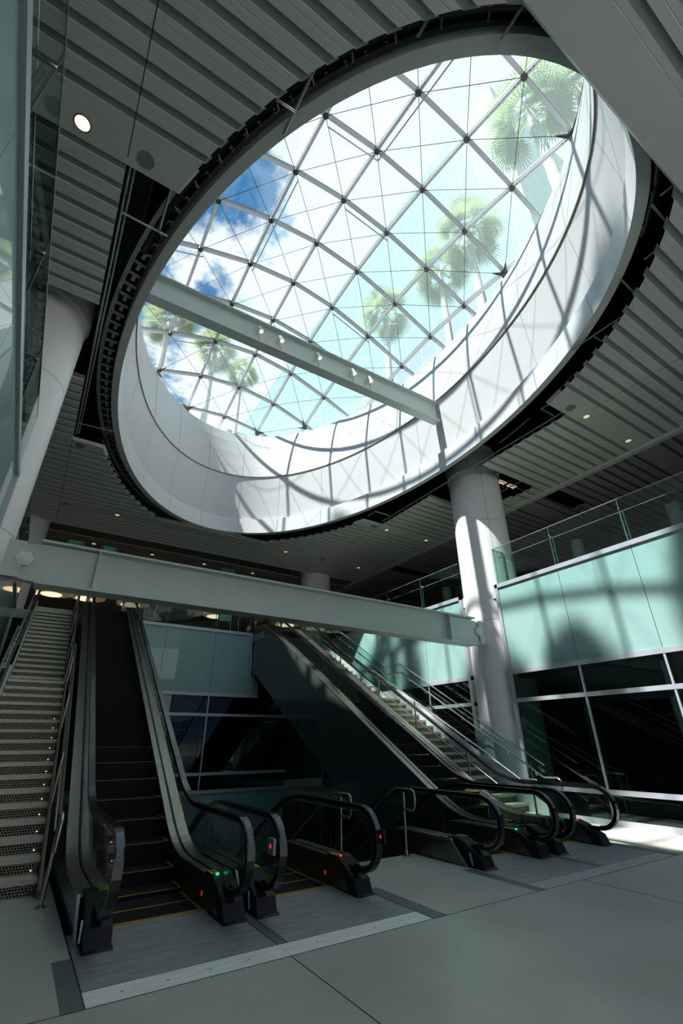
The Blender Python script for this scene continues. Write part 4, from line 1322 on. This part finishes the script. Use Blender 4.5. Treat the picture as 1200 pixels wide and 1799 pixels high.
staircase(-.42, .64, 'left staircase of beige treads and perforated risers beside the up escalator', 1)
staircase(9.30, 10.24, 'right staircase of beige treads half hidden behind the shiny up escalator', -1)
# tiny warm step lights glowing on the left flight
for k in range(1, 13):
    y, zt = 7.77 + TR * (k - 1), RI * k
    x = .50 - .012 * (12 - k)
    mb = MB(); mb.disc_dir((.56, y + .282, zt + .03), (0, -1, 0), .010, .006, 10)
    mb.build('step_light', mat('step light lens', (1, .8, .5), .5, emit=(1.0, .7, .35), es=0.7), None, 'tiny warm light beside the %s tread of the left staircase' % ['lowest', 'second lowest', 'third lowest', 'fourth lowest', 'fifth lowest', 'sixth lowest', 'seventh lowest', 'eighth lowest', 'ninth lowest', 'tenth lowest', 'eleventh lowest', 'twelfth lowest'][k - 1], None, 'step light', 'step lights of the left staircase')

# ================================================================== STAIR DOWN IN THE MIDDLE
t = empty('descending_staircase', (4.95, 6.95, 0), 'dark staircase going down behind the middle floor edge', 'staircase')
for k in range(1, 20):
    mb = MB(); mb.box(4.15, 5.72, 6.95 + .29 * (k - 1), 6.95 + .29 * k + .02, -.17 * k - .05, -.17 * k); mb.build('tread', mat('dark tread', (.06, .06, .055), .5), t)
for x, w in ((5.59, 'steel handrail with a looped end right of the middle staircase going down'), (4.37, 'steel handrail with a looped end left of the middle staircase going down')):
    r = empty('looped_handrail', (x, 6.83, 0), w, 'handrail')
    b = MB(); b.cyl(x, 6.83, 0, .86, .021, 14); b.cyl(x, 6.83, 0, .02, .055, 20); b.cyl(x, 6.83, .05, .075, .035, 20); b.build('post', m_steel, r)
    b = MB()
    ps = [(x, 6.83 - .02, .62), (x, 6.62, .62), (x, 6.575, .66), (x, 6.56, .72), (x, 6.56, .84), (x, 6.575, .885), (x, 6.62, .905), (x, 7.02, .905), (x, 7.10, .88), (x, 8.9, -.16), (x, 12.2, -2.1)]
    b.tube(ps, .019, 10); b.build('rail', m_steel, r)
    b = MB()
    for y in (9.0, 11.0): b.cyl(x, y, -.17 * (y - 6.95) / .29 - .1, .88 - .58 * (y - 7.1), .018, 10)
    b.build('lower_post', m_steel, r)

# ================================================================== OUTSIDE: PALMS, TOWERS
def palm_meshes():
    rr = random.Random(3)
    mb = MB()
    for k in range(46):
        az = rr.random() * 2 * pi; el = math.radians(rr.uniform(-55, 75))
        d = Vector((math.cos(az) * math.cos(el), math.sin(az) * math.cos(el), math.sin(el)))
        pl = rr.uniform(.7, 1.15)
        base = d * .15; tip = d * pl + Vector((0, 0, -.12 * pl))
        side = d.cross(Vector((0, 0, 1)))
        if side.length < .1: side = Vector((1, 0, 0))
        side.normalize(); upn = side.cross(d)
        mb.add([base + side * .02, base - side * .02, tip - side * .012, tip + side * .012], [(0, 1, 2, 3)])
        nb = 26; R = rr.uniform(.75, 1.0)
        for q in range(nb):
            a = math.radians(-125 + 250 * q / (nb - 1))
            dirv = (d * math.cos(a) + side * math.sin(a)).normalized()
            L = R * (.75 + .25 * math.cos(a))
            w = .026
            pv = dirv.cross(upn).normalized()
            m1 = tip + dirv * L * .55 + upn * .04; e = tip + dirv * L + Vector((0, 0, -.16 * L))
            mb.add([tip, m1 + pv * w, e, m1 - pv * w], [(0, 1, 2, 3)])
    return mb
pm = palm_meshes()
palms = [((930, 195), 25.0, 1.15, 'tall fan palm outside the top right of the skylight'),
         ((820, 405), 25.0, 1.1, 'fan palm outside right of the middle of the skylight, trunk beside the drum edge'),
         ((772, 480), 25.5, 1.0, 'fan palm behind the middle right of the skylight'),
         ((676, 545), 25.0, 1.0, 'fan palm low in the middle of the skylight above the light-well beam'),
         ((300, 560), 24.0, .95, 'fan palm at the left edge of the skylight behind the beam end'),
         ((378, 612), 24.5, .95, 'fan palm at the lower left of the skylight with its trunk leaning to the rim'),
         ((425, 655), 26.5, .8, 'small far palm at the lower left of the skylight'),
         ((-2.6, 3.1), 26.2, .95, 'fan palm outside the near left rim shading the rightmost teal panels'),
         ((-2.2, 6.9), 23.9, .75, 'low fan palm outside the left rim shading the foot of the right teal panels'),
         ((-2.6, 14.0), 26.4, 1.0, 'fan palm outside the far left rim shading the teal panels left of the column'),
         ((-4.3, 9.5), 26.2, 1.1, 'fan palm outside the left rim level with the skylight beam shading the right column'),
         ((1010, 150), 25.0, .9, 'palm partly behind the top right corner of the drum')]
def ray(x, y): return fwd + rgt * ((x - 600) / F_PX) - upv * ((y - 899.5) / F_PX)
crown0 = None; trunk0 = None
for k, (p, zc, s_, w) in enumerate(palms):
    d = ray(*p); tt = (zc - CAM_H) / d.z; c = Vector((0, 0, CAM_H)) + d * tt
    if abs(p[0]) < 10: c = Vector((p[0], p[1], zc))
    root = empty('fan_palm', (c.x, c.y, 15.4), w, 'palm tree', 'fan palms on the roof park')
    hgt = zc - 15.4
    if crown0 is None:
        tmp = MB(); tmp.v = pm.v; tmp.f = pm.f; tmp.mi = pm.mi; tmp.sm = pm.sm
        crown0 = tmp.build('crown', m_leaf, None)
        cr = crown0
        tb = MB(); tb.tube([(0, 0, 0), (0, 0, .5), (0, 0, 1)], [.24, .19, .16], 12)
        trunk0 = tb.build('trunk', m_bark, None); tk = trunk0
    else:
        cr = crown0.copy(); tk = trunk0.copy()
        sc.collection.objects.link(cr); sc.collection.objects.link(tk)
    cr.parent = root; tk.parent = root
    cr.location = (0, 0, hgt); cr.scale = (s_, s_, s_); cr.rotation_euler = (0, 0, k * 1.7)
    tk.location = (0, 0, 0); tk.scale = (s_, s_, hgt)
mb = MB(); mb.box(37, 90, 15, 120, 0, 91); mb.build('tower', m_tower, None, 'huge pale blue glass tower rising outside the right side of the skylight', None, 'building')
mb = MB(); mb.box(17.5, 30, 62, 80, 0, 48.5); mb.build('office_building', m_tower2, None, 'blue gridded office building low at the bottom of the skylight', None, 'building')
gr = MB()
gr.box(-300, -15, -300, 300, -2, -1); gr.box(36, 300, -300, 300, -2, -1); gr.box(-15, 36, 46, 300, -2, -1); gr.box(-15, 36, -300, -8.2, -2, -1); gr.build('ground', m_roofground, kind='structure')
